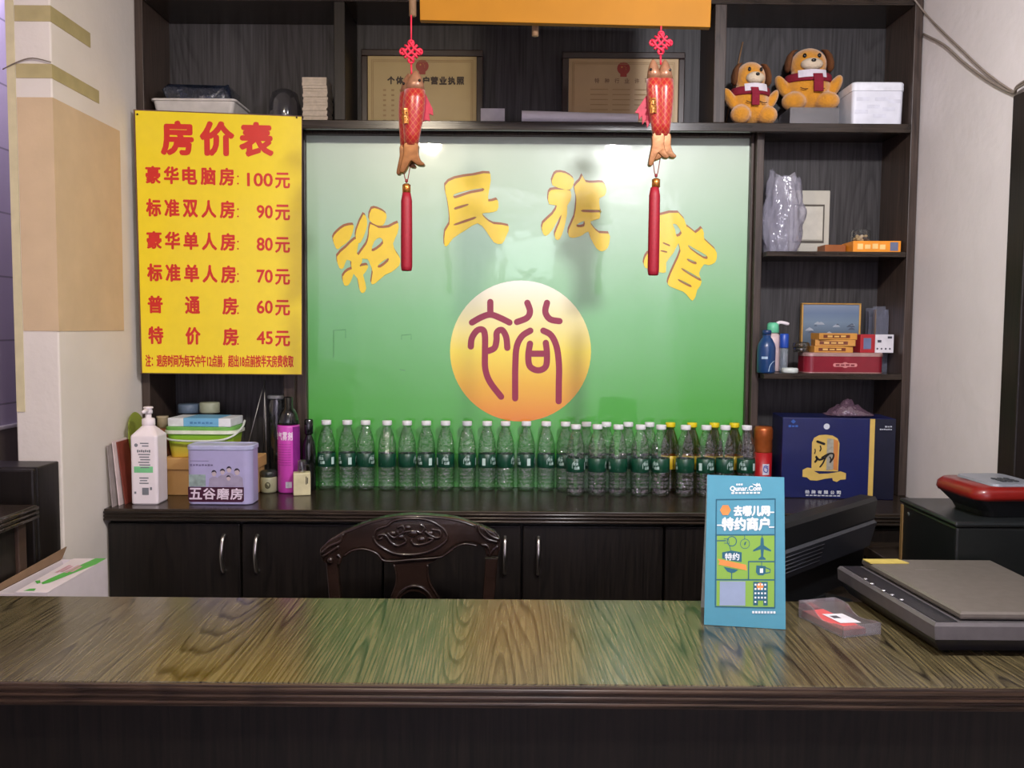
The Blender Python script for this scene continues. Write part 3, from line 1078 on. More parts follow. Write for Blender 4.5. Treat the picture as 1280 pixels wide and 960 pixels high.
band = part('label_band', B, pm('maroon_print', (66, 20, 48), 0.4, var=0.05), tn, 'maroon band')
Wt = MB()
for i, ch in enumerate('五谷磨房'):
    write(Wt, ch, -0.0905 + i * 0.0415, 0.0165, -0.0905 + i * 0.0415 + 0.039, 0.052, ft, bold=0.03)
Wt.V = [v + Vector((0, -0.0004, 0)) for v in Wt.V]
part('lettering', Wt, pm('pale_print', (222, 206, 222), 0.5), band, 'pale characters on the maroon band')
Fm, Hr = MB(), MB()
for i, (x, z, s) in enumerate(((-0.014, 0.096, 1), (0.012, 0.101, 0.95), (0.032, 0.108, 1), (0.056, 0.101, 1.1), (0.030, 0.082, 0.85))):
    Fm.flat(([(x - 0.017 * s, 0.0565), (x + 0.017 * s, 0.0565), (x + 0.015 * s, z - 0.016 * s), (x + 0.006 * s, z - 0.010 * s), (x - 0.006 * s, z - 0.010 * s), (x - 0.015 * s, z - 0.016 * s)], [tuple(range(6))]), ft, 0)
    Fm.flat(ngon(x, z, 0.0068 * s, 0.0085 * s), ft, 1)
    Hr.flat(([(x + 0.0078 * s * math.cos(R(t)), z + 0.002 + 0.0092 * s * math.sin(R(t))) for t in range(-5, 190, 15)] + [(x - 0.004 * s, z + 0.005 * s), (x + 0.003 * s, z + 0.0065 * s)], [tuple(range(15))]), ft)
Hr.V = [v + Vector((0, -0.0012, 0)) for v in Hr.V]
part('family_print', Fm, [pm('grey_clothes_print', (162, 152, 178), 0.5), pm('face_print', (196, 178, 184), 0.5)], tn, 'printed family portrait')
part('hair_print', Hr, pm('dark_hair_print', (44, 34, 56), 0.5), tn)
G = MB()
G.quad(ft, -0.091, 0.0565, -0.040, 0.093)
part('plant_print', G, pm('soft_green_print', (142, 160, 158), 0.5, var=0.25, scale=60), tn, 'soft green plant picture')
T = MB()
marks(T, 8, -0.088, 0.119, -0.016, 0.125, ft)
T.quad(ft, -0.088, 0.134, -0.030, 0.1355)
part('caption_print', T, pm('dim_ink', (120, 110, 150), 0.5), tn)

# ---- cardboard box behind the tin with bucket and packet on it
M_CARD = pm('cardboard', (206, 160, 100), 0.75, var=0.05, scale=14, bump=0.05)
Yb = 2.765
x0, x1 = atY(206, 600, Yb).x, atY(317.5, 600, Yb).x
cbx = thing('cardboard_box', 'tan lidded cardboard box behind the lilac tin, under the green bucket', 'box', ((x0 + x1) / 2, Yb + 0.06, ZT + 0.0005))
hw = (x1 - x0) / 2
part('body', MB().box(-hw, hw, -0.058, 0.06, 0, 0.082, 0.002), M_CARD, cbx)
part('lid', MB().box(-hw - 0.006, hw + 0.006, -0.065, 0.067, 0.0825, 0.121, 0.003), M_CARD, cbx)
zt = ZT + 0.122
Yk = Yb + 0.062
xa, xb = atY(214, 545, Yk).x, atY(300, 545, Yk).x
bw = xb - xa
bu = thing('plastic_bucket', 'green and white plastic tub with handle on the cardboard box', 'tub', ((xa + xb) / 2, Yk, zt))
tub = MB().loft([rrect(bw * 0.86, 0.104, 0.02, 0), rrect(bw * 0.88, 0.108, 0.024, 0.002), rrect(bw * 0.96, 0.124, 0.026, 0.076)], smooth=False)
M_TUB = gradient_print('tub_print', 2, [(0, (214, 176, 60)), (0.035, (196, 188, 70)), (0.055, (150, 190, 50)), (0.078, (128, 196, 60))], 0.35)
part('tub_body', tub, M_TUB, bu)
part('rim', MB().loft([rrect(bw * 0.98, 0.130, 0.03, 0.0765), rrect(bw * 1.03, 0.138, 0.032, 0.0775), rrect(bw * 1.03, 0.138, 0.032, 0.087), rrect(bw * 0.98, 0.132, 0.03, 0.0885)], smooth=False), pm('tub_white', (226, 232, 214), 0.4), bu, 'white rim')
part('lid', MB().loft([rrect(bw * 1.0, 0.132, 0.03, 0.089), rrect(bw * 1.0, 0.132, 0.03, 0.098), rrect(bw * 0.96, 0.126, 0.03, 0.1)], smooth=False), pm('tub_lid_green', (112, 176, 84), 0.4), bu, 'green lid')
hd = MB().tube(smooth2([(-bw * 0.525, 0, 0.082), (-bw * 0.5, -0.05, 0.066), (-bw * 0.3, -0.078, 0.058), (bw * 0.25, -0.078, 0.058), (bw * 0.47, -0.06, 0.070), (bw * 0.55, -0.01, 0.095), (bw * 0.53, 0.03, 0.112), (bw * 0.525, 0.0, 0.084)], 5), 0.0035, 8)
part('handle', hd, pm('tub_handle', (206, 214, 204), 0.4), bu)
zt2 = zt + 0.1005
xa, xb = atY(219, 533, Yk).x, atY(297, 533, Yk).x
pk = thing('paper_packet', 'white packet with blue band lying on the green tub lid', 'packet', ((xa + xb) / 2, Yk, zt2), -2)
hw = (xb - xa) / 2
part('packet_body', MB().box(-hw, hw, -0.06, 0.055, 0, 0.027, 0.002), pm('packet_white', (222, 226, 230), 0.5), pk)
part('packet_band', MB().box(-hw * 0.5, hw * 0.62, -0.0606, 0.0556, -0.0003 + 0.0006, 0.0276, 0.001), pm('packet_blue', (112, 176, 214), 0.5, var=0.05), pk, 'blue band')
tt = MB()
marks(tt, 6, -hw * 0.3, 0.009, hw * 0.45, 0.016, lambda u, v: (u, -0.0612, v))
part('lettering', tt, pm('packet_ink', (72, 128, 176), 0.5), pk)

# ---- jars behind
M_GLASS = clear('clear_glass', (0.82, 0.86, 0.86), 0.08, 0.04)
Yj = 2.93


def jar(name, label, px, ytop, r, m, ml, hl, cat='jar', Y=Yj):
    p = atY(px, ytop, Y)
    h = p.z - ZT
    t = thing(name, label, cat, (p.x, Y, ZT + 0.0005))
    part('body', MB().lathe([(r * 0.9, 0), (r, 0.004), (r, h - hl - 0.02), (r * 0.9, h - hl - 0.004), (r * 0.9, h - hl)], 28), m, t)
    part('lid', MB().lathe([(r * 1.0, h - hl + 0.0005), (r * 1.03, h - hl + 0.002), (r * 1.03, h - 0.004), (r * 0.97, h), (r * 0.2, h + 0.001), (0.0001, h + 0.001)], 28), ml, t)
    return t


jar('glass_jar', 'tall glass jar with dim blue lid behind the white packet', 236, 505, 0.034, M_GLASS, pm('dim_blue_lid', (88, 104, 124), 0.4), 0.03)
jar('glass_jar', 'tall jar with pale cream knobbed lid behind the white packet', 262, 503, 0.032, M_GLASS, pm('pale_cream_lid', (160, 164, 140), 0.4), 0.035)
jar('glass_canister', 'tall clear glass canister with grey disc lid behind the magenta spray can', 346, 494, 0.030, M_GLASS, pm('grey_disc_lid', (134, 136, 142), 0.35), 0.012, 'canister', 2.945)
p = atY(197, 520, 2.86)
h = p.z - ZT
cup = thing('cork_bottle', 'brown and cream bottle half hidden behind the pump bottle', 'bottle', (p.x + 0.016, 2.86, ZT + 0.0005))
part('body', MB().lathe([(0.024, 0), (0.026, 0.004), (0.026, h - 0.06), (0.018, h - 0.04)], 20), pm('brown_glaze', (150, 92, 66), 0.4, var=0.2), cup)
part('neck', MB().lathe([(0.018, h - 0.0395), (0.017, h - 0.01), (0.019, h - 0.005), (0.019, h)], 20), pm('cream_glaze', (176, 160, 132), 0.5), cup)

# ---- wire easel
Ye = 2.908
we = thing('wire_stand', 'thin metal A-frame stand between the tub and the magenta can', 'stand', (atY(322, 560, Ye).x, Ye, ZT + 0.0005))
pe = proj(MW[we.name])
tp_, l_, r_ = pe(331, 475), pe(306, 575), pe(333, 575)
kx = lambda t: l_[0] + (l_[0] - tp_[0]) * t
for nm_, (bx, bz) in (('leg', (tp_[0] + (l_[0] - tp_[0]) * tp_[1] / (tp_[1] - l_[1]), 0.002)), ('leg', (tp_[0] + 0.006, 0.002))):
    part(nm_, MB().tube([(tp_[0], 0, tp_[1]), (bx, -0.01, bz)], 0.0016, 6), pm('dull_steel', (150, 148, 146), 0.35, 0.9), we)
part('leg', MB().tube([(tp_[0], 0, tp_[1]), (tp_[0] - 0.03, 0.07, 0.002)], 0.0016, 6), MATS['dull_steel'], we)

# ---- magenta spray can
a, b_ = base(344, 617), base(372, 617)
r = (b_.x - a.x) / 2
cy = a.y + r
zc = atY(358, 531, cy).z - ZT
zt3 = atY(358, 496, cy).z - ZT
can = thing('spray_can', 'tall magenta aerosol can with black cap', 'can', ((a.x + b_.x) / 2, cy, ZT + 0.0005))
part('can_body', MB().lathe([(r * 0.93, 0), (r, 0.004), (r, zc - 0.006), (r * 0.97, zc)], 32), pm('magenta_print', (206, 74, 184), 0.3, var=0.04, coat=0.3), can)
part('cap', MB().lathe([(r * 0.93, zc + 0.0005), (r * 0.93, zc + 0.01), (r * 0.78, zc + 0.035), (r * 0.6, zc + 0.05), (r * 0.42, zc + 0.055), (r * 0.42, zt3 - 0.004), (r * 0.30, zt3), (0.0001, zt3)], 28), pm('black_gloss', (20, 22, 24), 0.18, coat=0.5), can, 'glossy black cap')
rc = r + 0.0006
cf = lambda a0: (lambda u, v: (rc * math.sin(a0 + u / rc), -rc * math.cos(a0 + u / rc), v))
pr_ = MB()
for i, ch in enumerate('虫气雾剂'):
    write(pr_, ch, -0.008, zc - 0.048, 0.008, zc - 0.020, cf(-1.02 + i * 0.47), bold=0.03)
part('lettering', pr_, pm('pink_white_print', (240, 214, 236), 0.5), can, 'white characters')
tl = MB()
for k in range(9):
    for j in range(5):
        tl.quad(cf(-0.9 + j * 0.3), -0.005, zc - 0.062 - k * 0.0085, 0.0049, zc - 0.0605 - k * 0.0085)
for j in range(3):
    tl.quad(cf(0.05 + j * 0.18), -0.0033, 0.018, 0.0033, 0.038, 1)
for k in range(5):
    tl.quad(lambda u, v: (lambda q: (q[0] * 1.012, q[1] * 1.012, q[2]))(cf(0.22)(u, v)), -0.008, 0.0205 + k * 0.0034, 0.0, 0.0218 + k * 0.0034, 2)
part('small_print', tl, [pm('violet_print', (150, 40, 134), 0.5), pm('pale_panel', (214, 208, 226), 0.5), MATS['grey_ink']], can)
pp = MB()
for j in range(5):
    pp.quad(cf(0.72 + j * 0.2), -0.0037, 0.03, 0.0037, zc - 0.004)
part('side_stripe', pp, pm('purple_print', (132, 34, 130), 0.4), can, 'purple side stripe')

# ---- little jar, perfume bottle, dark bottle
a, b_ = base(324, 617), base(345, 617)
r = (b_.x - a.x) / 2
lj = thing('cream_jar', 'small squat jar with dark lid and pale round label', 'jar', ((a.x + b_.x) / 2 - 0.0035, a.y + r, ZT + 0.0005))
part('body', MB().lathe([(r * 0.85, 0), (r, 0.005), (r, 0.046), (r * 0.92, 0.052)], 24), pm('jar_cream', (158, 158, 128), 0.35), lj)
part('lid', MB().lathe([(r * 0.95, 0.0525), (r * 0.98, 0.054), (r * 0.98, 0.068), (r * 0.85, 0.072), (0.0001, 0.072)], 24), pm('jar_lid_dark', (40, 46, 42), 0.3, coat=0.4), lj)
q = MB().flat(ngon(0.004, 0.026, 0.009, 0.011), lambda u, v: ((r + 0.0006) * math.sin(u / r), -(r + 0.0006) * math.cos(u / r), v))
part('label_print', q, pm('olive_dot', (70, 66, 40), 0.5), lj)
a, b_ = base(364, 620), base(388, 619)
pf = thing('perfume_bottle', 'cream square bottle with clear cap beside the magenta can', 'bottle', ((a.x + b_.x) / 2, a.y + 0.024, ZT + 0.0005), 14)
hw = (b_.x - a.x) / 2 * 0.93
part('body', MB().box(-hw, hw, -0.02, 0.022, 0, 0.073, 0.003), pm('cream_box', (206, 198, 158), 0.45), pf)
part('neck', MB().lathe([(0.010, 0.0735), (0.010, 0.078)], 16), M_STEEL, pf)
part('cap', MB().lathe([(0.013, 0.0785), (0.0145, 0.081), (0.0135, 0.110), (0.011, 0.114), (0.0001, 0.1145)], 20), clear('clear_cap', (0.85, 0.87, 0.86), 0.15, 0.05), pf, 'clear cap')
tb = MB()
marks(tb, 2, hw * 0.42, 0.036, hw * 0.72, 0.062, lambda u, v: (u, -0.0207, v))
part('lettering', tb, pm('dark_ink', (60, 56, 44), 0.5), pf)
Yd = 2.865
p = atY(384, 524, Yd)
h = p.z - ZT
db = thing('dark_bottle', 'slim dark glass bottle with black cap, left of the water bottles', 'bottle', (p.x + 0.005, Yd, ZT + 0.0005))
part('body', MB().lathe([(0.019, 0), (0.022, 0.004), (0.022, h - 0.10), (0.018, h - 0.075), (0.010, h - 0.055), (0.010, h - 0.05)], 24), clear('dark_green_glass', (0.10, 0.14, 0.12), 0.1, 0.04, 0.25, (20, 26, 24)), db)
part('cap', MB().lathe([(0.013, h - 0.0495), (0.0145, h - 0.047), (0.0145, h - 0.003), (0.012, h), (0.0001, h)], 20), MATS['black_gloss'], db)

# ---- papers and green paddle leaning on the pier
for i, (yy0, yy1, hh, m, lab, x_b) in enumerate((
        (2.575, 2.665, 0.185, pm('grey_folder', (150, 140, 138), 0.6), 'grey folder leaning on the white pier, nearest the worktop corner', -1.197),
        (2.60, 2.70, 0.195, pm('pink_folder', (214, 196, 196), 0.6), 'pale pink folder leaning on the white pier between grey and red ones', -1.188),
        (2.62, 2.73, 0.19, pm('red_folder', (126, 58, 46), 0.5), 'red-edged folder leaning on the white pier beside the pump bottle', -1.178))):
    b = MB()
    b.add([(x_b, yy0, 0), (x_b, yy1, 0), (-1.2095 + i * 0.0045, yy1, hh), (-1.2095 + i * 0.0045, yy0, hh),
           (x_b + 0.0035, yy0, 0), (x_b + 0.0035, yy1, 0), (-1.2062 + i * 0.0045, yy1, hh), (-1.2062 + i * 0.0045, yy0, hh)],
          [(0, 1, 2, 3), (4, 7, 6, 5), (0, 4, 5, 1), (1, 5, 6, 2), (2, 6, 7, 3), (3, 7, 4, 0)])
    single('paper_folder', b, m, lab, 'folder', 'folders leaning on the pier', loc=(0, 0, ZT + 0.0005))
pd = thing('plastic_fan', 'translucent yellow-green round hand fan leaning on the pier', 'fan', (-1.18, 2.76, ZT + 0.0005))
ctr = atX(169, 549, -1.196)
bl = MB().ell((0, 0, 0), (0.0025, 0.072, 0.086), 0, 28, 18, (0, -8, 0))
bl.V = [v + Vector(ctr) + Vector((0.004, 0.016, 0)) for v in bl.V]
part('blade', bl, clear('green_film', (0.80, 0.86, 0.40), 0.04, 0.2, 0.45, (176, 190, 84)), pd, world=True)
foot = base(163, 629)
part('handle', MB().tube(smooth2([Vector(ctr) + Vector((0.014, 0.016, -0.082)), Vector((-1.178, 2.775, ZT + 0.08)), Vector((-1.174, 2.765, ZT + 0.006))], 5), [0.004] * 5 + [0.006] * 6, 8), pm('green_plastic', (170, 190, 70), 0.4), pd, world=True)

# ================================================================== orange board and hanging fish
YO = 2.23
q = [atY(525, 25, YO), atY(888, 34, YO)]
ob = thing('hanging_board', 'plain orange board hanging from the ceiling at the top edge', 'board', ((q[0].x + q[1].x) / 2, YO, q[0].z))
M_ORANGE = pm('orange_paint', (150, 98, 8), 0.6, var=0.06, scale=8, spec=0.2)
part('panel', MB().prism([(q[0].x, q[0].z), (q[1].x, q[1].z), (q[1].x + 0.004, q[1].z + 0.27), (q[0].x - 0.004, q[0].z + 0.27)], YO, YO + 0.022, bev=0.002), M_ORANGE, ob, world=True)
M_PEG = pm('peg_wood', (142, 112, 84), 0.6, var=0.2, scale=40)
pg1 = atY(516, 20, YO + 0.01)
pg2 = atY(669, 45, YO + 0.045)
zt_ = ZC - 0.001
part('dowel', MB().tube([(pg1.x, pg1.y, pg1.z), (pg1.x - 0.004, pg1.y, zt_)], [0.009, 0.012], 12), M_PEG, ob, world=True)
part('dowel', MB().tube([(pg2.x, pg2.y, pg2.z), (pg2.x, pg2.y, zt_)], 0.0085, 12), M_PEG, ob, world=True)
part('dowel', MB().tube([(q[1].x - 0.05, YO + 0.034, q[1].z + 0.05), (q[1].x - 0.05, YO + 0.034, zt_)], 0.0085, 12), M_PEG, ob, world=True)


def scale_mat():
    m = bpy.data.materials.new('scale_cloth')
    m.use_nodes = True
    nt = m.node_tree
    b = nt.nodes['Principled BSDF']
    tc = nt.nodes.new('ShaderNodeTexCoord')
    sp = nt.nodes.new('ShaderNodeSeparateXYZ')
    nt.links.new(tc.outputs['Object'], sp.inputs[0])

    def mth(op, a, c=None):
        n = nt.nodes.new('ShaderNodeMath')
        n.operation = op
        for i, v in enumerate((a, c)):
            if v is None:
                continue
            if isinstance(v, (int, float)):
                n.inputs[i].default_value = v
            else:
                nt.links.new(v, n.inputs[i])
        return n.outputs[0]
    h = mth('MULTIPLY', sp.outputs['X'], 1.25)
    ls = []
    for op in ('ADD', 'SUBTRACT'):
        t = mth('FRACT', mth('MULTIPLY', mth(op, sp.outputs['Z'], h), 58.0))
        ls.append(mth('LESS_THAN', t, 0.11))
    ln = mth('MAXIMUM', ls[0], ls[1])
    mx = nt.nodes.new('ShaderNodeMix')
    mx.data_type = 'RGBA'
    nt.links.new(ln, mx.inputs[0])
    mx.inputs[6].default_value = lin((152, 13, 16))
    mx.inputs[7].default_value = lin((172, 92, 46))
    nt.links.new(mx.outputs[2], b.inputs['Base Color'])
    b.inputs['Roughness'].default_value = 0.32
    b.inputs['Sheen Weight'].default_value = 0.3
    return m


M_SCALE = scale_mat()
M_GOLD = pm('gold_cloth', (112, 68, 26), 0.36, 0.45, var=0.14, scale=60, bump=0.03, bscale=90)
M_GOLDH = pm('pale_gold_cloth', (146, 102, 76), 0.36, 0.25, var=0.16, scale=70, bump=0.04, bscale=110)
M_PINK = pm('pink_cord', (206, 30, 62), 0.6, var=0.08, scale=120)
M_FIN = pm('fin_cloth', (160, 20, 50), 0.6, var=0.12, scale=90)
M_RED = pm('tassel_red', (146, 14, 36), 0.55, var=0.14, scale=160)
M_GOLDL = pm('gold_thread', (160, 104, 40), 0.35, 0.5)


def fish_ornament(px, ytop, yk, yf0, yf1, ytail, yt0, yt1, label, two, lean):
    """cord, knot, stuffed fish and a long tassel"""
    s = YO / F
    k = atY(px, yk, YO)
    z = lambda y: -(y - yk) * s
    t = thing('fish_charm', label, 'ornament', (k.x, YO, k.z), group='hanging fish charms')
    top = z(ytop)
    part('cord', MB().tube([(0, 0.0, top), (0, 0, 0.028)], 0.0022, 6).tube([(0, 0, -0.03), (0.001, 0, z(yf0 + 6))], 0.0026, 6), M_PINK, t)
    kn = MB()
    r = 0.0145
    for i in (-1, 0, 1):
        o = i * r * 0.85
        a = [(-1.5, o / r), (-1, o / r + .1), (0, o / r - .1), (1, o / r + .1), (1.5, o / r)]
        kn.tube([((x - y) * r * .72, -0.004 + 0.004 * (j % 2), (x + y) * r * .72) for j, (x, y) in enumerate(a)], 0.0033, 6)
        kn.tube([((y - x) * r * .72, -0.002 - 0.004 * (j % 2), (x + y) * r * .72) for j, (x, y) in enumerate(a)], 0.0033, 6)
    for sx, sz in ((-1, 0), (1, 0), (0, 1), (0, -1)):
        c0 = Vector((sx * 0.021, 0, sz * 0.021))
        kn.tube([c0 + Vector((0.007 * math.cos(R(w)), -0.002, 0.007 * math.sin(R(w)))) for w in range(0, 361, 45)], 0.0028, 6)
    part('knot', kn, M_PINK, t, 'pink woven knot')

    def fish(cx, cy, wid, dep, rot, eye):
        zf0, zf1, zt_ = z(yf0), z(yf1), z(ytail)
        L = zf0 - zf1
        prof = [(0.00, 0.12), (0.03, 0.30), (0.08, 0.52), (0.16, 0.74), (0.26, 0.92), (0.38, 1.0), (0.52, 0.99), (0.68, 0.90), (0.85, 0.74), (1.0, 0.62)]
        n = 20

        def ring(f, w, g=1.0):
            zz_ = zf0 - f * L
            xo = cx + rot * (f - 0.4) * 0.03 + lean * (f - 0.3) * 0.02
            return [(xo + w * wid / 2 * g * math.cos(2 * math.pi * j / n), cy + w * dep / 2 * g * math.sin(2 * math.pi * j / n), zz_) for j in range(n)]
        head = MB().loft([ring(f, w) for f, w in prof if f <= 0.27])
        part('head', head, M_GOLDH, t, 'pale gold head')
        body = MB().loft([ring(f, w) for f, w in prof if f >= 0.26])
        part('fish_body', body, M_SCALE, t)
        e = MB()
        f = 0.15
        zz_ = zf0 - f * L
        xo = cx + rot * (f - 0.4) * 0.03 + lean * (f - 0.3) * 0.02
        e.ell((xo + eye * wid * 0.22, cy - dep * 0.31, zz_), (0.0036, 0.003, 0.0036), 0, 12, 8)
        part('eye', e, pm('black_bead', (16, 12, 12), 0.2), t)
        tl = MB()
        xo = cx + rot * 0.018 + lean * 0.014
        lt_ = zf1 - zt_
        g_ = wid * (1.0 if two else 0.92)
        ls_, rs_ = (1.0, 0.74) if (eye < 0 or not two) else (0.80, 0.72)
        o_ = [(-0.32, 0.004 / lt_), (0.32, 0.004 / lt_), (0.36, -0.3), (0.48, -0.55 * rs_ / 0.75), (0.66, -0.9 * rs_), (0.60, -1.0 * rs_), (0.34, -0.98 * rs_), (0.12, -0.62), (0.02, -0.58), (-0.10, -0.70), (-0.30, -0.96 * ls_), (-0.46, -1.0 * ls_), (-0.56, -0.92 * ls_), (-0.46, -0.6), (-0.36, -0.3)]
        pts_ = [(xo + x_ * g_, zf1 + z_ * lt_) for x_, z_ in o_]
        tl.prism([tuple(p_) for p_ in smooth2(pts_, 3, True)], cy - dep * 0.26, cy + dep * 0.26, smooth=True, bev=0.0045)
        part('tail', tl, M_GOLD, t, 'gold forked tail')
        return xo

    sd = -1 if two else 1
    if two:
        xt = fish(0.012, 0.0, 0.046, 0.044, 0.1, 1)
        fish(-0.013, -0.004, 0.042, 0.040, 0.6, -1)
    else:
        xt = fish(0.008, -0.004, 0.056, 0.048, -0.25, 1)
        fish(-0.012, 0.022, 0.044, 0.038, -0.1, -1)
    x1 = sd * (0.022 if two else 0.028)
    zc_ = z((yf0 * 0.6 + yf1 * 0.4))
    if two:
        fin = [(x1 + 0.012, zc_ - 0.002), (x1 - 0.012, zc_ - 0.012), (x1 - 0.040, zc_ - 0.054), (x1 - 0.030, zc_ - 0.056), (x1 - 0.029, zc_ - 0.072), (x1 - 0.022, zc_ - 0.062), (x1 - 0.020, zc_ - 0.084), (x1 - 0.012, zc_ - 0.072), (x1 - 0.008, zc_ - 0.092), (x1 + 0.004, zc_ - 0.07)]
    else:
        fin = [(x1 - 0.014, zc_ + 0.030), (x1 + 0.006, zc_ + 0.022), (x1 + 0.026, zc_ - 0.018), (x1 + 0.027, zc_ - 0.034), (x1 + 0.017, zc_ - 0.030), (x1 + 0.019, zc_ - 0.048), (x1 + 0.008, zc_ - 0.046), (x1 - 0.006, zc_ - 0.052), (x1 - 0.016, zc_ - 0.02)]
    part('fin', MB().prism(fin, 0.004, 0.009, bev=0.0012), M_FIN, t, 'crimson fin')
    fu = MB()
    xc = -0.020 if two else -0.012
    yfz = -0.026 if two else -0.0275
    write(fu, '福', xc - 0.011, zc_ - 0.062, xc + 0.009, zc_ - 0.022, lambda u, v: (u, yfz + 2.2 * (u - xc) ** 2 / 0.05 * 1.2, v), bold=0.02)
    part('character', fu, M_GOLDL, t, 'gold embroidered character')
    cdl = MB()
    xb = -0.012 if not two else -0.006
    zc2 = z(yt0)
    for sx in (-1, 1):
        cdl.tube(smooth2([(xb + sx * 0.010, 0, z(ytail) + 0.024), (xb + sx * 0.004, 0, zc2 + 0.018), (xb, 0, zc2 + 0.008)], 4), 0.0013, 6)
    cdl.ell((xb, 0, zc2 + 0.011), (0.004, 0.004, 0.005), 0, 12, 8)
    part('lower_cord', cdl, pm('dark_red_cord', (120, 30, 36), 0.6), t)
    part('tassel_cap', MB().lathe([(0.0060, zc2 + 0.004), (0.0105, zc2 + 0.001), (0.0105, zc2 - 0.018), (0.0095, zc2 - 0.0185)], 20, c=(xb, 0, 0)), pm('gold_metal', (188, 120, 56), 0.25, 0.8), t, 'gold tassel cap')
    zb = z(yt1)
    part('tassel', MB().lathe([(0.0100, zc2 - 0.019), (0.0135, zc2 - 0.04), (0.0140, zc2 * 0.4 + zb * 0.6), (0.0140, zb + 0.012), (0.0125, zb + 0.002), (0.0105, zb)], 40, c=(xb - (0.003 if two else 0.0), 0, 0), rf=lambda a, z_: 1 + 0.05 * math.cos(20 * a)), M_RED, t, 'long crimson tassel')
    return t


fish_ornament(514, 21, 65, 88, 178, 212, 226, 331, 'left red and gold fish charm with crimson tassel, on the wooden dowel', False, -0.2)
fish_ornament(826, 33.8, 54, 74, 166, 203, 219, 336, 'right pair of red and gold fish with tassel, under the orange board', True, -0.15)

# ================================================================== upper shelves
ZU = ZS + 0.0008


def on_shelf(px, Y, z, ybase=None):
    return atY(px, 150, Y).x


# left: white tray with dark wrapped package, glass bowl, card stack
Y_ = 2.95
x0, x1 = -1.172, atY(302, 120, Y_).x
ty = thing('plastic_tray', 'white plastic tray on the top left shelf', 'tray', ((x0 + x1) / 2, Y_, ZU))
hw = (x1 - x0) / 2
zt0 = atY(240, 128, Y_ - 0.07).z - ZS
tr_ = MB().loft([rrect(2 * hw * 0.90, 0.15, 0.012, 0), rrect(2 * hw, 0.165, 0.014, zt0), rrect(2 * hw + 0.012, 0.172, 0.016, zt0 + 0.002), rrect(2 * hw + 0.012, 0.172, 0.016, zt0 + 0.008), rrect(2 * hw - 0.01, 0.155, 0.012, zt0 + 0.006), rrect(2 * hw * 0.88, 0.14, 0.010, 0.006)], smooth=False)
part('tray_body', tr_, pm('tray_white', (196, 190, 184), 0.5), ty)
wp = MB().loft([rrect(2 * hw * 0.82 * (1 - 0.06 * (k == 3)), 0.125 * (1 - 0.1 * (k == 3)), 0.02, zt0 + 0.010 + h, 8) for k, h in enumerate((0, 0.004, 0.03, 0.046))], smooth=True)
wp.warp(lambda v: v + Vector((0.006 * math.sin(v.y * 90 + v.z * 160), 0.004 * math.sin(v.x * 130), (v.z > zt0 + 0.02) * 0.009 * math.sin(v.x * 95 + 1) * math.cos(v.y * 70))))
single('wrapped_package', wp, pm('dark_shiny_wrap', (30, 36, 50), 0.12, var=0.5, scale=30, coat=0.8, bump=0.8, bscale=45), 'dark shiny wrapped package lying in the white tray', 'package', loc=((x0 + x1) / 2, Y_, ZU))
xb = atY(356, 125, 2.95).x
rb = 0.052
hb2 = atY(356, 113, 2.95).z - ZS
bo = MB().lathe([(rb * 0.96, 0), (rb, 0.004), (rb * 0.98, hb2 * 0.6), (rb * 0.8, hb2 * 0.9), (rb * 0.4, hb2), (0.0001, hb2)], 28)
single('plastic_bowl', bo, clear('smoky_plastic', (0.62, 0.62, 0.64), 0.06, 0.12, 0.12, (120, 120, 128)), 'smoky clear plastic bowl upside down between tray and paper stack', 'bowl', loc=(xb, 2.95, ZU))
x0, x1 = atY(382, 120, 2.90).x, atY(412, 120, 2.90).x
hs = atY(397, 101, 2.90).z - ZS
stx = MB()
nn = 16
for k in range(nn):
    j = random.uniform(-0.0022, 0.0022) + (0.003 if k > 11 else 0) * (k - 11) * -0.3
    stx.box(x0 + j, x1 + j, 2.862 + j, 2.945 + j, ZU + hs * k / nn, ZU + hs * (k + 0.93) / nn)
single('paper_pads', stx, pm('pad_paper', (206, 194, 176), 0.7, var=0.10, scale=90), 'tall stack of cream paper pads beside the left upright', 'paper')['kind'] = 'stuff'


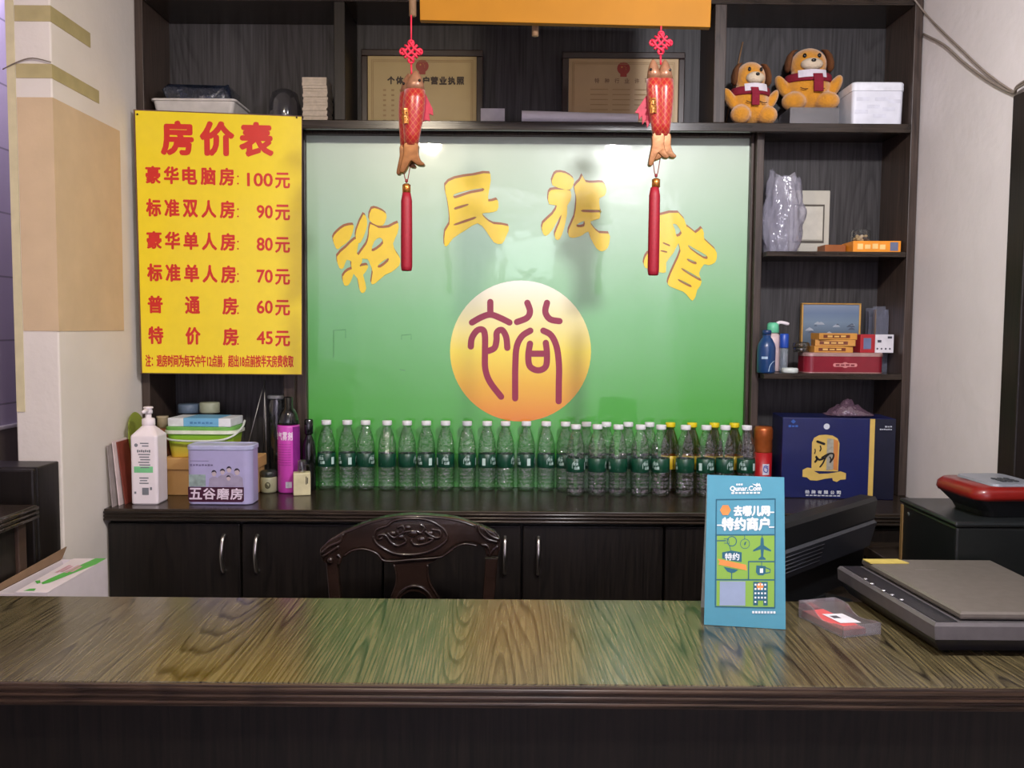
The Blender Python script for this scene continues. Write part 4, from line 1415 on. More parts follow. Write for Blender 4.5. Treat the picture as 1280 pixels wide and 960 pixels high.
def certificate(x0, y0, x1, y1, title, label, faded):
    Yc = 3.025
    xa, xb_ = atY(x0, y0, Yc).x, atY(x1, y0, Yc).x
    ztop = atY((x0 + x1) / 2, y0, Yc).z
    h = ztop - ZU
    w_ = xb_ - xa
    t = thing('framed_certificate', label, 'certificate', ((xa + xb_) / 2, Yc, ZU))
    fr = 0.022
    f = MB()
    f.box(-w_ / 2, w_ / 2, -0.012, 0.012, h - fr, h, 0.003).box(-w_ / 2, w_ / 2, -0.012, 0.012, 0, fr, 0.003)
    f.box(-w_ / 2, -w_ / 2 + fr, -0.012, 0.012, fr, h - fr, 0.003).box(w_ / 2 - fr, w_ / 2, -0.012, 0.012, fr, h - fr, 0.003)
    part('frame', f, pm('cert_frame', (42, 24, 18), 0.3, var=0.2, coat=0.3), t)
    sheet = part('sheet', MB().box(-w_ / 2 + fr, w_ / 2 - fr, -0.006, 0.006, fr, h - fr), pm('cert_paper_b' if faded else 'cert_paper_a', (190, 160, 114) if faded else (184, 160, 104), 0.45, var=0.05, scale=9, coat=0.25), t)
    g = lambda u, v: (u, -0.0068, v)
    ew = (w_ / 2 - fr)
    E_ = MB().flat(ngon(0, h - fr - 0.032, 0.022, 0.021, 20), g).quad(g, -0.011, h - fr - 0.060, 0.011, h - fr - 0.050)
    em = part('emblem', E_, pm('emblem_red', (158, 52, 36), 0.5), sheet, 'red round emblem')
    E2 = MB()
    for x, z_, r in ((-0.006, 0.004, 0.0042), (0.004, 0.007, 0.002), (0.008, 0.002, 0.002), (0.008, -0.004, 0.002)):
        pts = []
        for i in range(10):
            rr_ = r if i % 2 == 0 else r * 0.4
            pts.append((x + rr_ * math.cos(R(90 + 36 * i)), h - fr - 0.032 + z_ + rr_ * math.sin(R(90 + 36 * i))))
        E2.flat((pts, [tuple(range(10))]), lambda u, v: (u, -0.0076, v))
    part('emblem_stars', E2, pm('emblem_gold', (206, 150, 60), 0.5), sheet)
    T_ = MB()
    zt1 = h - fr - (0.094 if not faded else 0.082)
    n = len(title)
    sp_ = 0.0295 if not faded else 0.034
    ch = 0.026 if not faded else 0.016
    for i, c_ in enumerate(title):
        xx = (i - (n - 1) / 2) * sp_ - ch / 2 + 0.012
        write(T_, c_, xx, zt1, xx + ch, zt1 + ch * 1.05, g, bold=0.05 if not faded else 0.02)
    part('title_print', T_, pm('cert_ink_b' if faded else 'cert_ink_a', (126, 96, 66) if faded else (62, 48, 34), 0.6), sheet)
    Ln = MB()
    random.seed(3 if faded else 5)
    for k in range(7):
        zz_ = zt1 - 0.022 - k * 0.017
        if zz_ < fr + 0.01:
            break
        for j in range(3 if faded else 4):
            x_ = -ew * 0.72 + j * 0.028
            if faded:
                x_ = -ew * 0.6 + j * 0.075
                Ln.quad(g, x_, zz_, x_ + 0.06, zz_ + 0.003)
            else:
                Ln.quad(g, x_, zz_, x_ + 0.010, zz_ + 0.006)
    # ornamental border
    for m_ in (0.012, 0.017):
        bw_ = 0.0016
        Ln.quad(g, -ew + m_, fr + m_, ew - m_, fr + m_ + bw_).quad(g, -ew + m_, h - fr - m_ - bw_, ew - m_, h - fr - m_)
        Ln.quad(g, -ew + m_, fr + m_, -ew + m_ + bw_, h - fr - m_).quad(g, ew - m_ - bw_, fr + m_, ew - m_, h - fr - m_)
    part('small_print', Ln, pm('cert_fine', (160, 130, 84), 0.6), sheet)
    return t


certificate(452, 63, 604, 152, '个体工商户营业执照', 'framed cream licence certificate behind the left fish charm', False)
certificate(703, 66, 856, 152, '特种行业许可证', 'framed tan licence certificate behind the right fish charm', True)
p0 = atY(601, 137, 2.99)
x1 = atY(631, 137, 2.99).x
cdm = MB().box(p0.x, x1, 2.985, 2.9862, ZU, p0.z + 0.003)
single('paper_card', cdm, pm('white_card', (212, 208, 214), 0.6), 'small white card standing right of the left certificate', 'card')
ra, rb_ = atY(652, 147, 2.90), atY(832, 150, 2.90)
rl = MB().tube([(ra.x, 2.885, ZU + 0.0225), (0.2 * ra.x + 0.8 * rb_.x, 2.885, ZU + 0.0185)], [0.022, 0.018], 20, caps=False)
rl.tube([(ra.x + 0.003, 2.8855, ZU + 0.0225), (0.2 * ra.x + 0.8 * rb_.x, 2.8855, ZU + 0.0185)], [0.017, 0.013], 16, caps=False)
rl.box(ra.x + 0.02, rb_.x + 0.01, 2.908, 2.955, ZU, ZU + 0.004)
single('paper_roll', rl, pm('white_paper_roll', (226, 222, 230), 0.55, var=0.03), 'white rolled paper lying in front of the right certificate', 'paper')

# ---- plain stuffed toys with scarves
M_PLUSH = pm('orange_plush', (220, 148, 34), 0.95, var=0.10, scale=60, bump=0.5, bscale=260, sheen=0.6)
M_SCARF = pm('maroon_felt', (138, 24, 48), 0.9, var=0.10, scale=90, bump=0.3, bscale=200)
M_BIB = pm('white_felt', (226, 218, 226), 0.9, var=0.04, bump=0.2, bscale=200)
M_EYE = pm('black_bead2', (18, 16, 18), 0.2)


def plush(px, ytop, ybot, Yp, zb, label, rz, wide, scarf):
    h = atY(px, ytop, Yp).z - zb
    t = thing('stuffed_toy', label, 'stuffed toy', (atY(px, ytop, Yp).x, Yp, zb + 0.0005), rz, 'orange stuffed toys')
    s = h / 0.25
    k = s * wide
    b = MB()
    b.ell((0, 0, 0.088 * s), (0.082 * k, 0.066 * s, 0.086 * s))
    b.ell((0, 0.0, 0.175 * s), (0.066 * k, 0.056 * s, 0.060 * s))
    for sx in (-1, 1):
        b.ell((sx * 0.060 * k, -0.045 * s, 0.034 * s), (0.044 * k, 0.038 * s, 0.034 * s))
        b.ell((sx * 0.094 * k, -0.012 * s, 0.095 * s), (0.021 * k, 0.026 * s, 0.046 * s), rot=(0, sx * 28, 0))
    o = part('body', b, M_PLUSH, t)
    remesh(o, 0.005 * s)
    m_ = MB().ell((0, -0.050 * s, 0.165 * s), (0.040 * k, 0.026 * s, 0.022 * s))
    part('muzzle', m_, pm('pale_plush', (226, 206, 178), 0.95, bump=0.4, bscale=260), t)
    for sx in (-1, 1):          # long drooping ears
        part('ear', MB().loft([[(sx * (0.046 + o_) * k + w_ * 0.020 * k * math.cos(R(a)) * 0.55, -0.012 * s + w_ * 0.022 * s * math.sin(R(a)), z_ * s) for a in range(0, 360, 30)] for z_, o_, w_ in ((0.226, 0.0, 0.4), (0.222, 0.012, 0.8), (0.205, 0.024, 1.0), (0.180, 0.030, 1.15), (0.158, 0.031, 1.0), (0.148, 0.030, 0.4))]), pm('brown_plush', (104, 62, 30), 0.95, bump=0.4, bscale=260), t, 'drooping brown ear')
    part('nose', MB().ell((0, -0.075 * s, 0.172 * s), (0.009 * k, 0.006 * s, 0.006 * s)), M_EYE, t)
    for sx in (-1, 1):
        e = part('eye', MB().ell((sx * 0.026 * k, -0.050 * s, 0.196 * s), (0.007 * k, 0.005 * s, 0.008 * s)), M_EYE, t)
    bib = MB()
    rows_ = []
    for i in range(5):
        zz_ = (0.142 - 0.007 * i) * s
        rows_.append([((-0.050 + 0.0125 * j) * k, 0, zz_) for j in range(9)])
    vs = []
    for r_ in rows_:
        for x, _, z_ in r_:
            q_ = max(0.05, 1 - (x / (0.082 * k)) ** 2 - ((z_ - 0.088 * s) / (0.11 * s)) ** 2)
            vs.append((x, -0.068 * s * math.sqrt(q_) - 0.012 * s, z_))
    fcs = [(i * 9 + j, i * 9 + j + 1, (i + 1) * 9 + j + 1, (i + 1) * 9 + j) for i in range(4) for j in range(8)]
    bib.add(vs, fcs, 0, True)
    part('bib', bib, M_BIB, t, 'white bib')
    sc_ = MB()
    rings = []
    for j in range(33):
        a = 2 * math.pi * j / 32
        c0 = Vector((0.079 * k * math.cos(a), 0.069 * s * math.sin(a), 0.122 * s + 0.004 * s * math.sin(a)))
        nrm = Vector((math.cos(a), math.sin(a), 0))
        rings.append([c0 + nrm * 0.006 * s * math.cos(R(w)) + Vector((0, 0, 0.015 * s * math.sin(R(w)))) for w in range(0, 360, 40)])
    sc_.loft(rings, caps=False)
    x_ = scarf * 0.022 * k
    sc_.loft([rrect(0.034 * k, 0.008 * s, 0.003 * s, z_, 3, x_ + d, -y_) for z_, y_, d in ((0.125 * s, 0.076 * s, 0), (0.10 * s, 0.083 * s, 0.002), (0.075 * s, 0.080 * s, 0.003), (0.062 * s, 0.078 * s, 0.004))], smooth=False)
    part('scarf', sc_, M_SCARF, t, 'maroon scarf')
    sm = MB()
    for a in (-1, 1):
        sm.tube(smooth2([(a * 0.03 * k - 0.012, -0.069 * s, 0.078 * s), (a * 0.03 * k, -0.072 * s, 0.072 * s), (a * 0.03 * k + 0.012, -0.069 * s, 0.074 * s)], 3), 0.0014, 5)
    part('stitches', sm, pm('brown_thread', (70, 36, 20), 0.8), t)
    return t


plush(938.2, 73, 155, 2.90, ZS, 'smaller orange stuffed toy with maroon scarf, leaning at the upright', 6, 0.84, -0.6)
# clear box under the larger toy
xa, xb_ = atY(986, 140, 2.90).x, atY(1047, 140, 2.90).x
hb3 = atY(1016, 137, 2.90).z - ZS
ab = MB()
th_ = 0.002
ab.box(xa, xb_, 2.885, 2.887, ZU, ZU + hb3).box(xa, xb_, 3.0, 3.002, ZU, ZU + hb3).box(xa, xa + th_, 2.8875, 2.9995, ZU, ZU + hb3).box(xb_ - th_, xb_, 2.8875, 2.9995, ZU, ZU + hb3)
ab.box(xa, xb_, 2.885, 3.002, ZU + hb3, ZU + hb3 + 0.003)
single('plastic_box', ab, clear('box_plastic', (0.80, 0.80, 0.82), 0.10, 0.08, 0.16, (170, 168, 172)), 'low clear plastic box under the larger stuffed toy', 'box')
plush(1011, 56, 150, 2.978, ZS + hb3 + 0.004, 'larger orange stuffed toy with maroon scarf on the clear box', -4, 1.0, 0.7)
# white lidded container
xa, xb_ = atY(1065, 130, 2.87).x, 1.266
h = atY(1100, 103, 2.87).z - ZS
wcn = thing('storage_container', 'white translucent plastic container with lid at the right end of the top shelf', 'container', ((xa + xb_) / 2, 2.94, ZU))
ww = xb_ - xa
M_CONT = pm('frosted_plastic', (226, 228, 238), 0.35, var=0.06, scale=24)
part('body', MB().loft([rrect(ww * 0.94, 0.135, 0.014, 0), rrect(ww * 0.96, 0.138, 0.014, 0.004), rrect(ww * 0.98, 0.142, 0.014, h - 0.028)], smooth=False), M_CONT, wcn)
part('lid', MB().loft([rrect(ww * 1.0, 0.146, 0.015, h - 0.0275), rrect(ww * 1.0, 0.146, 0.015, h - 0.004), rrect(ww * 0.97, 0.14, 0.014, h)], smooth=False), pm('frosted_lid', (232, 234, 242), 0.35), wcn)
cl = MB()
fcn = lambda u, v: (u, -0.0708, v)
for k, (x_, z_) in enumerate(((-0.3, 0.6), (0.05, 0.6), (0.3, 0.55), (-0.1, 0.42), (0.2, 0.36), (-0.32, 0.30), (0.02, 0.2))):
    cl.quad(fcn, x_ * ww - 0.02, z_ * h * 0.95, x_ * ww + 0.022, z_ * h * 0.95 + 0.012)
part('contents_pattern', cl, pm('pale_contents', (218, 220, 232), 0.5), wcn)
lt3 = MB().box(ww / 2 + 0.001, ww / 2 + 0.006, -0.03, 0.03, 0.02, h - 0.02, 0.002)
part('latch', lt3, MATS['frosted_lid'], wcn)
stk = MB().tube([(atY(905, 80, 3.03).x, 3.02, ZU), (atY(929, 52, 3.05).x, 3.055, atY(929, 52, 3.05).z)], 0.0028, 8)
single('thin_stick', stk, pm('stick_wood', (150, 116, 84), 0.6), 'thin wooden stick leaning behind the smaller stuffed toy', 'stick')

# ================================================================== right column, upper shelf
Z1 = 1.7055
xa = atY(978, 270, 2.93)
bag = MB()
NA, NZ = 48, 34
hb_ = atY(960, 210, 2.93).z - Z1
rings = []
for i in range(NZ):
    f = i / (NZ - 1)
    rg = []
    for j in range(NA):
        a = 2 * math.pi * j / NA
        p_ = Vector((math.cos(a) * 1.6, math.sin(a) * 1.6, f * 2.4))
        n1_ = abs(noise.noise(p_ * 1.3)) + 0.6 * abs(noise.noise(p_ * 2.9 + Vector((7, 0, 0))))
        fold = 0.24 * n1_ + 0.05 * math.sin(a * 7 + f * 5)
        g_ = (0.80 + 0.25 * math.sin(min(1, f * 3) * 1.5)) * (1 if f < 0.55 else 1 - 0.25 * (f - 0.55) / 0.45)
        g_ *= 0.82 + fold
        topz = hb_ * (0.93 + 0.05 * math.cos(a - 2.6) + 0.07 * noise.noise(Vector((math.cos(a) * 1.4, math.sin(a) * 1.4, 3.1))) + 0.03 * math.sin(2 * a + 2))
        rg.append((0.069 * g_ * math.cos(a) + 0.010 * f, 0.048 * g_ * math.sin(a), max(0.0, f * topz + 0.012 * noise.noise(p_ * 2) * (f > 0.05))))
    rings.append(rg)
bag.loft(rings, smooth=True, caps=False)
bag.add(rings[0], [tuple(range(NA))], 0)
single('plastic_bag', bag, clear('bag_plastic', (0.84, 0.84, 0.88), 0.08, 0.14, 0.30, (206, 204, 220), 0.8, 40), 'crumpled translucent white plastic bag standing at the left of the upper right shelf', 'bag', loc=(xa.x - 0.002, 2.935, Z1))
# pale switch plate with recess, leaning on the back
xa, xb_ = atY(987, 270, 3.03).x, atY(1037, 270, 3.03).x
h = atY(1012, 238, 3.03).z - Z1
ww = xb_ - xa
fp = thing('wall_plate', 'cream plastic plate with recessed square panel behind the plastic bag', 'plate', ((xa + xb_) / 2, 3.04, Z1))
M_PLATE = pm('cream_plastic', (196, 192, 178), 0.45, var=0.03)
part('plate', MB().box(-ww / 2, ww / 2, -0.012, 0.012, 0, h, 0.003), M_PLATE, fp)
g = MB()
for x0_, x1_, z0_, z1_ in ((-0.40, 0.36, 0.20, 0.235), (-0.40, 0.36, 0.76, 0.785), (0.33, 0.36, 0.22, 0.77), (-0.42, -0.39, 0.2, 0.785)):
    g.box(x0_ * ww, x1_ * ww, -0.0155, -0.0125, z0_ * h, z1_ * h, 0.001)
part('recess_edge', g, pm('plate_groove', (86, 80, 70), 0.5), fp, 'dark outline of the recess')
part('inner_panel', MB().box(-0.38 * ww, 0.32 * ww, -0.0145, -0.0125, 0.245 * h, 0.75 * h, 0.001), pm('cream_plastic2', (204, 200, 186), 0.45), fp)
# small jar of nuts and orange box
xa, xb_ = atY(1036, 308, 2.89).x, 1.269
xm = atY(1064, 308, 2.89).x
h = atY(1096, 301, 2.86).z - Z1
obx = thing('flat_box', 'flat orange box with small lettering on the upper right shelf', 'box', ((xm + xb_) / 2, 2.92, Z1), -3)
hw = (xb_ - xm) / 2
part('body', MB().box(-hw, hw, -0.058, 0.06, 0, h, 0.0015), pm('orange_box', (240, 150, 34), 0.45, var=0.05), obx)
ot = MB()
fo = lambda u, v: (u, -0.0586, v)
marks(ot, 4, -hw * 0.85, h * 0.25, hw * 0.4, h * 0.75, fo)
part('lettering', ot, pm('pale_orange_ink', (250, 206, 130), 0.5), obx)
part('stamp_print', MB().quad(fo, hw * 0.55, h * 0.12, hw * 0.88, h * 0.88), pm('blue_grey_print', (104, 112, 140), 0.5), obx, 'blue-grey printed square')
ob2 = MB().box(xa, xm - 0.004, 2.925, 3.0, Z1, Z1 + h * 0.8, 0.0015)
single('flat_box', ob2, pm('brown_orange_box', (150, 84, 34), 0.5, var=0.15), 'small dull brown-orange box at the left of the orange box', 'box')
nj = thing('nut_jar', 'tiny glass jar of pale nuts standing on the orange box', 'jar', (atY(1076, 290, 2.93).x, 2.93, Z1 + h + 0.0005))
part('glass', MB().lathe([(0.030, 0), (0.032, 0.003), (0.032, 0.036), (0.030, 0.040)], 24, caps=False).lathe([(0.0001, 0.0), (0.030, 0.0)], 24, caps=False), M_GLASS, nj)
nb = MB()
random.seed(11)
for k in range(16):
    a, r_ = random.uniform(0, 6.28), random.uniform(0, 0.020)
    nb.ell((r_ * math.cos(a), r_ * math.sin(a), 0.007 + 0.016 * random.random()), (0.008, 0.005, 0.005), 0, 10, 6, (random.uniform(0, 90), 0, random.uniform(0, 180)))
part('nuts', nb, pm('nut_shell', (208, 176, 128), 0.6, var=0.15), nj)['kind'] = 'stuff'

# ================================================================== right column, middle shelf
Z2 = 1.3085
# blue pump bottle
Ym = 2.862
p = atY(958.5, 417, Ym)
h = atY(957, 403, Ym).z - Z2
r = 11.2 * Ym / F
bp_ = thing('lotion_bottle', 'dark blue round lotion bottle with sloping shoulders on the middle right shelf', 'bottle', (p.x, Ym, Z2))
part('body', MB().lathe([(r * 0.94, 0), (r, 0.004), (r, 0.082), (r * 0.92, 0.094), (r * 0.6, 0.112), (r * 0.46, 0.116), (r * 0.46, 0.124)], 28), pm('navy_plastic', (24, 62, 112), 0.3, coat=0.3), bp_)
part('cap', MB().lathe([(r * 0.5, 0.1245), (r * 0.5, 0.138), (r * 0.4, 0.141), (0.0001, 0.141)], 20), pm('navy_cap', (30, 56, 104), 0.35), bp_)
rl_ = r + 0.0005
cy_ = lambda a0: (lambda u, v: (rl_ * math.sin(a0 + u / rl_), -rl_ * math.cos(a0 + u / rl_), v))
bl_ = MB().quad(cy_(-0.45), -0.010, 0.046, 0.0, 0.054).quad(cy_(-0.45), 0.0, 0.046, 0.010, 0.054)
bl_.flat(flatstroke(smooth2([(-0.004, 0.006), (0.0, 0.024), (0.010, 0.036), (0.022, 0.040)], 5), 0.0022), cy_(0.15))
part('label_print', bl_, pm('pale_blue_ink', (170, 196, 220), 0.5), bp_)
p = atY(966, 420, 2.96)
gp = thing('pump_bottle', 'white bottle with green and white pump head behind the blue lotion bottle', 'bottle', (p.x, 2.962, Z2))
hz = atY(966, 403, 2.96).z - Z2
part('body', MB().lathe([(0.026, 0), (0.029, 0.004), (0.029, hz - 0.055), (0.020, hz - 0.040), (0.014, hz - 0.036)], 24), pm('pale_pink_plastic', (222, 196, 196), 0.4), gp)
part('collar', MB().lathe([(0.019, hz - 0.0355), (0.021, hz - 0.033), (0.019, hz - 0.005), (0.012, hz)], 20), pm('mint_plastic', (108, 204, 160), 0.4), gp, 'mint collar')
gh = MB().tube(smooth2([(0.008, 0, hz - 0.016), (0.02, -0.006, hz + 0.0), (0.05, -0.016, hz - 0.006)], 4), [0.007] * 4 + [0.006] * 4 + [0.004], 8)
part('nozzle', gh, M_WHITEP, gp)
p = atY(977, 420, 2.935)
hz = atY(977, 417, 2.935).z - Z2
bc = thing('spray_bottle', 'slim clear bottle with bright blue cap right of the lotion bottle', 'bottle', (p.x + 0.006, 2.925, Z2))
part('body', MB().lathe([(0.012, 0), (0.014, 0.003), (0.014, hz - 0.052), (0.012, hz - 0.048)], 20), clear('pale_liquid', (0.8, 0.86, 0.9), 0.1, 0.05, 0.3, (186, 196, 206)), bc)
part('cap', MB().lathe([(0.0145, hz - 0.0475), (0.015, hz - 0.045), (0.015, hz - 0.004), (0.012, hz), (0.0001, hz)], 20), pm('bright_blue_cap', (34, 74, 172), 0.35), bc)
p = atY(988, 463, 2.865)
lid = MB().lathe([(0.025, 0), (0.027, 0.002), (0.027, 0.013), (0.024, 0.016), (0.010, 0.017), (0.0001, 0.016)], 28)
single('jar_lid', lid, pm('white_lid', (206, 214, 210), 0.35), 'round white lid lying flat before the blue-capped bottle', 'lid', loc=(p.x, 2.872, Z2))
# picture
Yp = 3.03
xa, xb_ = atY(1001, 400, Yp).x, atY(1075, 400, Yp).x
h = atY(1040, 379, Yp).z - Z2
ww = xb_ - xa
pic = thing('framed_picture', 'gold-edged framed seascape picture leaning behind the cigarette boxes', 'picture', ((xa + xb_) / 2, Yp, Z2))
fw = 0.010
f = MB().box(-ww / 2, ww / 2, -0.010, 0.010, 0, fw, 0.002).box(-ww / 2, ww / 2, -0.010, 0.010, h - fw * 0.5, h, 0.002).box(-ww / 2, -ww / 2 + fw * 0.6, -0.010, 0.010, fw, h - fw * 0.5, 0.002).box(ww / 2 - fw * 0.6, ww / 2, -0.010, 0.010, fw, h - fw * 0.5, 0.002)
part('frame', f, pm('gold_frame', (226, 176, 96), 0.3, 0.5), pic)
M_SEA = gradient_print('sea_print', 2, [(0, (74, 84, 96)), (h * 0.55, (96, 112, 130)), (h * 0.72, (120, 140, 160)), (h * 0.85, (108, 128, 156)), (h, (136, 150, 172))], 0.4)
sh_ = part('canvas', MB().box(-ww / 2 + fw * 0.6, ww / 2 - fw * 0.6, -0.005, 0.006, fw, h - fw * 0.5), M_SEA, pic)
im = MB()
fi = lambda u, v: (u, -0.0056, v)
random.seed(5)
for k in range(16):
    x_ = random.uniform(-0.38, 0.38) * ww
    z_ = h * random.uniform(0.50, 0.70)
    s_ = random.uniform(0.003, 0.010)
    im.flat(([(x_ - s_ * 1.6, z_), (x_ + s_ * 1.6, z_), (x_ + s_, z_ + s_ * 0.7), (x_, z_ + s_ * 1.2), (x_ - s_, z_ + s_ * 0.6)], [(0, 1, 2, 3, 4)]), fi, k % 2)
part('scene_print', im, [pm('pale_foam', (168, 176, 188), 0.5), pm('dim_rock', (84, 94, 112), 0.5)], sh_)
# red tin with rounded ends
Yt = 2.905
xa, xb_ = atY(1002, 455, Yt).x, atY(1100, 455, Yt).x
h = atY(1050, 441, Yt - 0.04).z - Z2
ww = xb_ - xa
rt = thing('biscuit_tin', 'dark red oblong tin with silver lid edge on the middle right shelf', 'tin', ((xa + xb_) / 2, Yt + 0.012, Z2))
part('body', MB().loft([rrect(ww, 0.10, 0.028, 0, 8), rrect(ww, 0.10, 0.028, h - 0.012, 8)], smooth=False), pm('tin_red', (132, 28, 44), 0.3, var=0.08, coat=0.4), rt)
part('lid', MB().loft([rrect(ww + 0.003, 0.103, 0.029, h - 0.0118, 8), rrect(ww + 0.003, 0.103, 0.029, h - 0.003, 8), rrect(ww - 0.002, 0.098, 0.027, h, 8)], smooth=False), pm('tin_silver', (196, 160, 154), 0.3, 0.5), rt, 'silver-pink lid')
part('base_rim', MB().loft([rrect(ww + 0.002, 0.102, 0.029, 0.0003, 8), rrect(ww + 0.002, 0.102, 0.029, 0.003, 8)], smooth=False), MATS['tin_silver'], rt)
em = MB()
fe = lambda u, v: (u, -0.0508, v)
em.flat(flatstroke([(-0.034, h * 0.4), (0.034, h * 0.4)], 0.012), fe).flat(ngon(0, h * 0.4, 0.011, 0.0095), fe)
e1 = part('emblem', em, pm('tin_emblem', (206, 130, 130), 0.5), rt, 'pale pink emblem')
et = MB()
marks(et, 4, -0.033, h * 0.4 - 0.003, 0.033, h * 0.4 + 0.003, lambda u, v: (u, -0.0514, v))
part('lettering', et, pm('tin_ink', (120, 40, 50), 0.5), rt)
# slim orange packs stacked on the tin
zt4 = Z2 + h + 0.0004
xa, xb_ = atY(1014, 430, Yt).x, atY(1062, 430, Yt).x
hw = (xb_ - xa) / 2
dz = 0.0215
M_PACK = pm('pack_orange', (198, 140, 62), 0.45, var=0.10)
for k, (dx, rz_) in enumerate(((0.0, 0), (0.010, -8), (0.012, 3))):
    t = thing('slim_box', 'slim orange-brown box, %s of the three stacked on the red tin' % ('lowest', 'middle', 'topmost')[k], 'box', ((xa + xb_) / 2 + dx, Yt + 0.005, zt4 + k * dz), rz_, 'slim boxes stacked on the tin')
    part('body', MB().box(-hw, hw, -0.036, 0.036, 0, dz - 0.0006, 0.001), M_PACK, t)
    part('label_band', MB().quad(lambda u, v: (u, -0.0364, v), -hw * 0.78, 0.005, hw * 0.62, 0.0155), pm('pack_brown', (112, 52, 24), 0.5), t)
    lt4 = MB()
    marks(lt4, 3, -hw * 0.6, 0.0072, hw * 0.45, 0.0135, lambda u, v: (u, -0.0368, v))
    part('lettering', lt4, pm('pack_gold', (222, 176, 96), 0.5), t)
ash = thing('glass_ashtray', 'small smoky glass dish at the left end of the red tin lid', 'dish', (atY(1003, 430, Yt).x - 0.003, Yt + 0.004, zt4))
part('dish', MB().lathe([(0.022, 0), (0.025, 0.003), (0.026, 0.016), (0.023, 0.016), (0.021, 0.005), (0.0001, 0.004)], 24), clear('smoky_glass', (0.5, 0.5, 0.46), 0.12, 0.06, 0.1, (90, 90, 80)), ash)
part('lid', MB().lathe([(0.026, 0.0165), (0.028, 0.018), (0.027, 0.030), (0.020, 0.034), (0.0001, 0.035)], 24), clear('smoky_glass2', (0.55, 0.52, 0.46), 0.12, 0.06, 0.12, (100, 96, 80)), ash)
# red and white packet
xa, xm, xb_ = atY(1070, 430, 2.90).x, atY(1090, 430, 2.895).x, atY(1114, 430, 2.89).x
h = atY(1090, 418, 2.90).z - zt4
rp_ = thing('carton_packet', 'small red and white carton at the right end of the red tin lid', 'packet', ((xa + xb_) / 2 + 0.006, 2.915, zt4), 3)
hw = (xb_ - xa) / 2
part('red_end', MB().box(-hw, -hw * 0.12, -0.03, 0.03, 0, h, 0.001), pm('carton_red', (172, 40, 48), 0.45), rp_, 'red end')
part('white_face', MB().box(-hw * 0.115, hw, -0.03, 0.03, 0, h, 0.001), pm('carton_white', (220, 218, 224), 0.5), rp_, 'white end')
part('window_print', MB().quad(lambda u, v: (u, -0.0305, v), -hw * 0.82, h * 0.2, -hw * 0.36, h * 0.8), pm('carton_blue', (104, 116, 150), 0.5), rp_)
dk = MB()
fd = lambda u, v: (u, -0.0305, v)
dk.quad(fd, hw * 0.02, h * 0.56, hw * 0.25, h * 0.70).quad(fd, hw * 0.62, h * 0.78, hw * 0.88, h * 0.90)
for j in range(4):
    dk.flat(ngon(hw * (0.02 + 0.25 * j), h * 0.22, 0.0032), fd)
part('ink_print', dk, pm('carton_ink', (70, 70, 84), 0.5), rp_)
# acrylic holders
for (pa, pb2, yt_, lab, yy) in ((1081, 1106, 385, 'clear acrylic leaflet holder behind the red and white carton', 3.034), (1108, 1128, 383, 'clear acrylic leaflet holder against the right side panel', 2.978)):
    xa, xb_ = max(min(atY(pa, 420, yy).x, 1.232), 1.230), min(atY(pb2, 420, yy).x, 1.274)
    h = atY(pa, yt_, yy).z - Z2
    a = MB()
    a.box(xa, xb_, yy, yy + 0.003, 0, h).box(xa, xb_, yy - 0.028, yy - 0.025, 0, h * 0.86).box(xa, xa + 0.003, yy - 0.0248, yy - 0.0002, 0, h * 0.95).box(xb_ - 0.003, xb_, yy - 0.0248, yy - 0.0002, 0, h * 0.95).box(xa + 0.0032, xb_ - 0.0032, yy - 0.0248, yy - 0.0002, 0, 0.003)
    single('leaflet_holder', a, clear('acrylic', (0.84, 0.86, 0.90), 0.12, 0.08, 0.16, (166, 168, 184)), lab, 'holder', 'leaflet holders', loc=(0, 0, Z2))

# ================================================================== right column, bottom: gift box and canister
a, b_ = atZ(976, 622, ZT), atZ(1118, 631, ZT)
rzb = -5
wgb = 0.355
hgb = 0.262
gb = thing('gift_box', 'large navy gift box with gold arched emblem at the right end of the worktop', 'box', (a.x + wgb / 2 + 0.006, 2.785 + 0.075, ZT + 0.0005), rzb)
M_NAVY = pm('navy_print', (22, 30, 84), 0.35, var=0.06, coat=0.25)
yf_ = -0.075
part('body', MB().box(-wgb / 2, wgb / 2, yf_, 0.085, 0, hgb, 0.002), M_NAVY, gb)
fg = lambda d: (lambda u, v: (u, yf_ - d, v))
xL, xS = -wgb / 2, -wgb / 2 + 0.272
gx = lambda px_: xL + (px_ - 110) / 7.11 * 0.002497      # crop x -> local
gz = lambda py_: hgb - (py_ - 145) / 7.11 * 0.002535
part('shaded_side_strip', MB().quad(fg(0.0006), xS + 0.018, 0.002, wgb / 2 - 0.001, hgb - 0.001), pm('shaded_navy', (12, 16, 40), 0.4), gb, 'navy strip at the right, painted darker as a side in shade')  # shade of a turned side, painted as darker navy on the front
part('gold_stripe', MB().quad(fg(0.001), xS + 0.002, 0.001, xS + 0.0175, hgb - 0.001), pm('gold_print', (208, 176, 92), 0.4, var=0.06), gb, 'gold vertical stripe')
arch = [(380, 630), (378, 370), (395, 328), (440, 302), (500, 297), (560, 304), (605, 330), (624, 372), (618, 630)]
ar = MB().flat(([(gx(x), gz(y)) for x, y in arch], [tuple(range(len(arch)))]), fg(0.001))
rib1 = [(300, 622), (340, 600), (380, 605), (385, 622), (450, 655), (530, 650), (590, 640), (640, 628), (690, 645), (688, 700), (640, 705), (610, 726), (575, 715), (568, 690), (500, 700), (430, 718), (370, 715), (340, 690), (300, 685)]
rv = shape([[(gx(x), gz(y)) for x, y in rib1]])
ar.flat(rv, fg(0.0016))
em = part('emblem', ar, MATS['gold_print'], gb, 'gold arch and ribbon emblem')
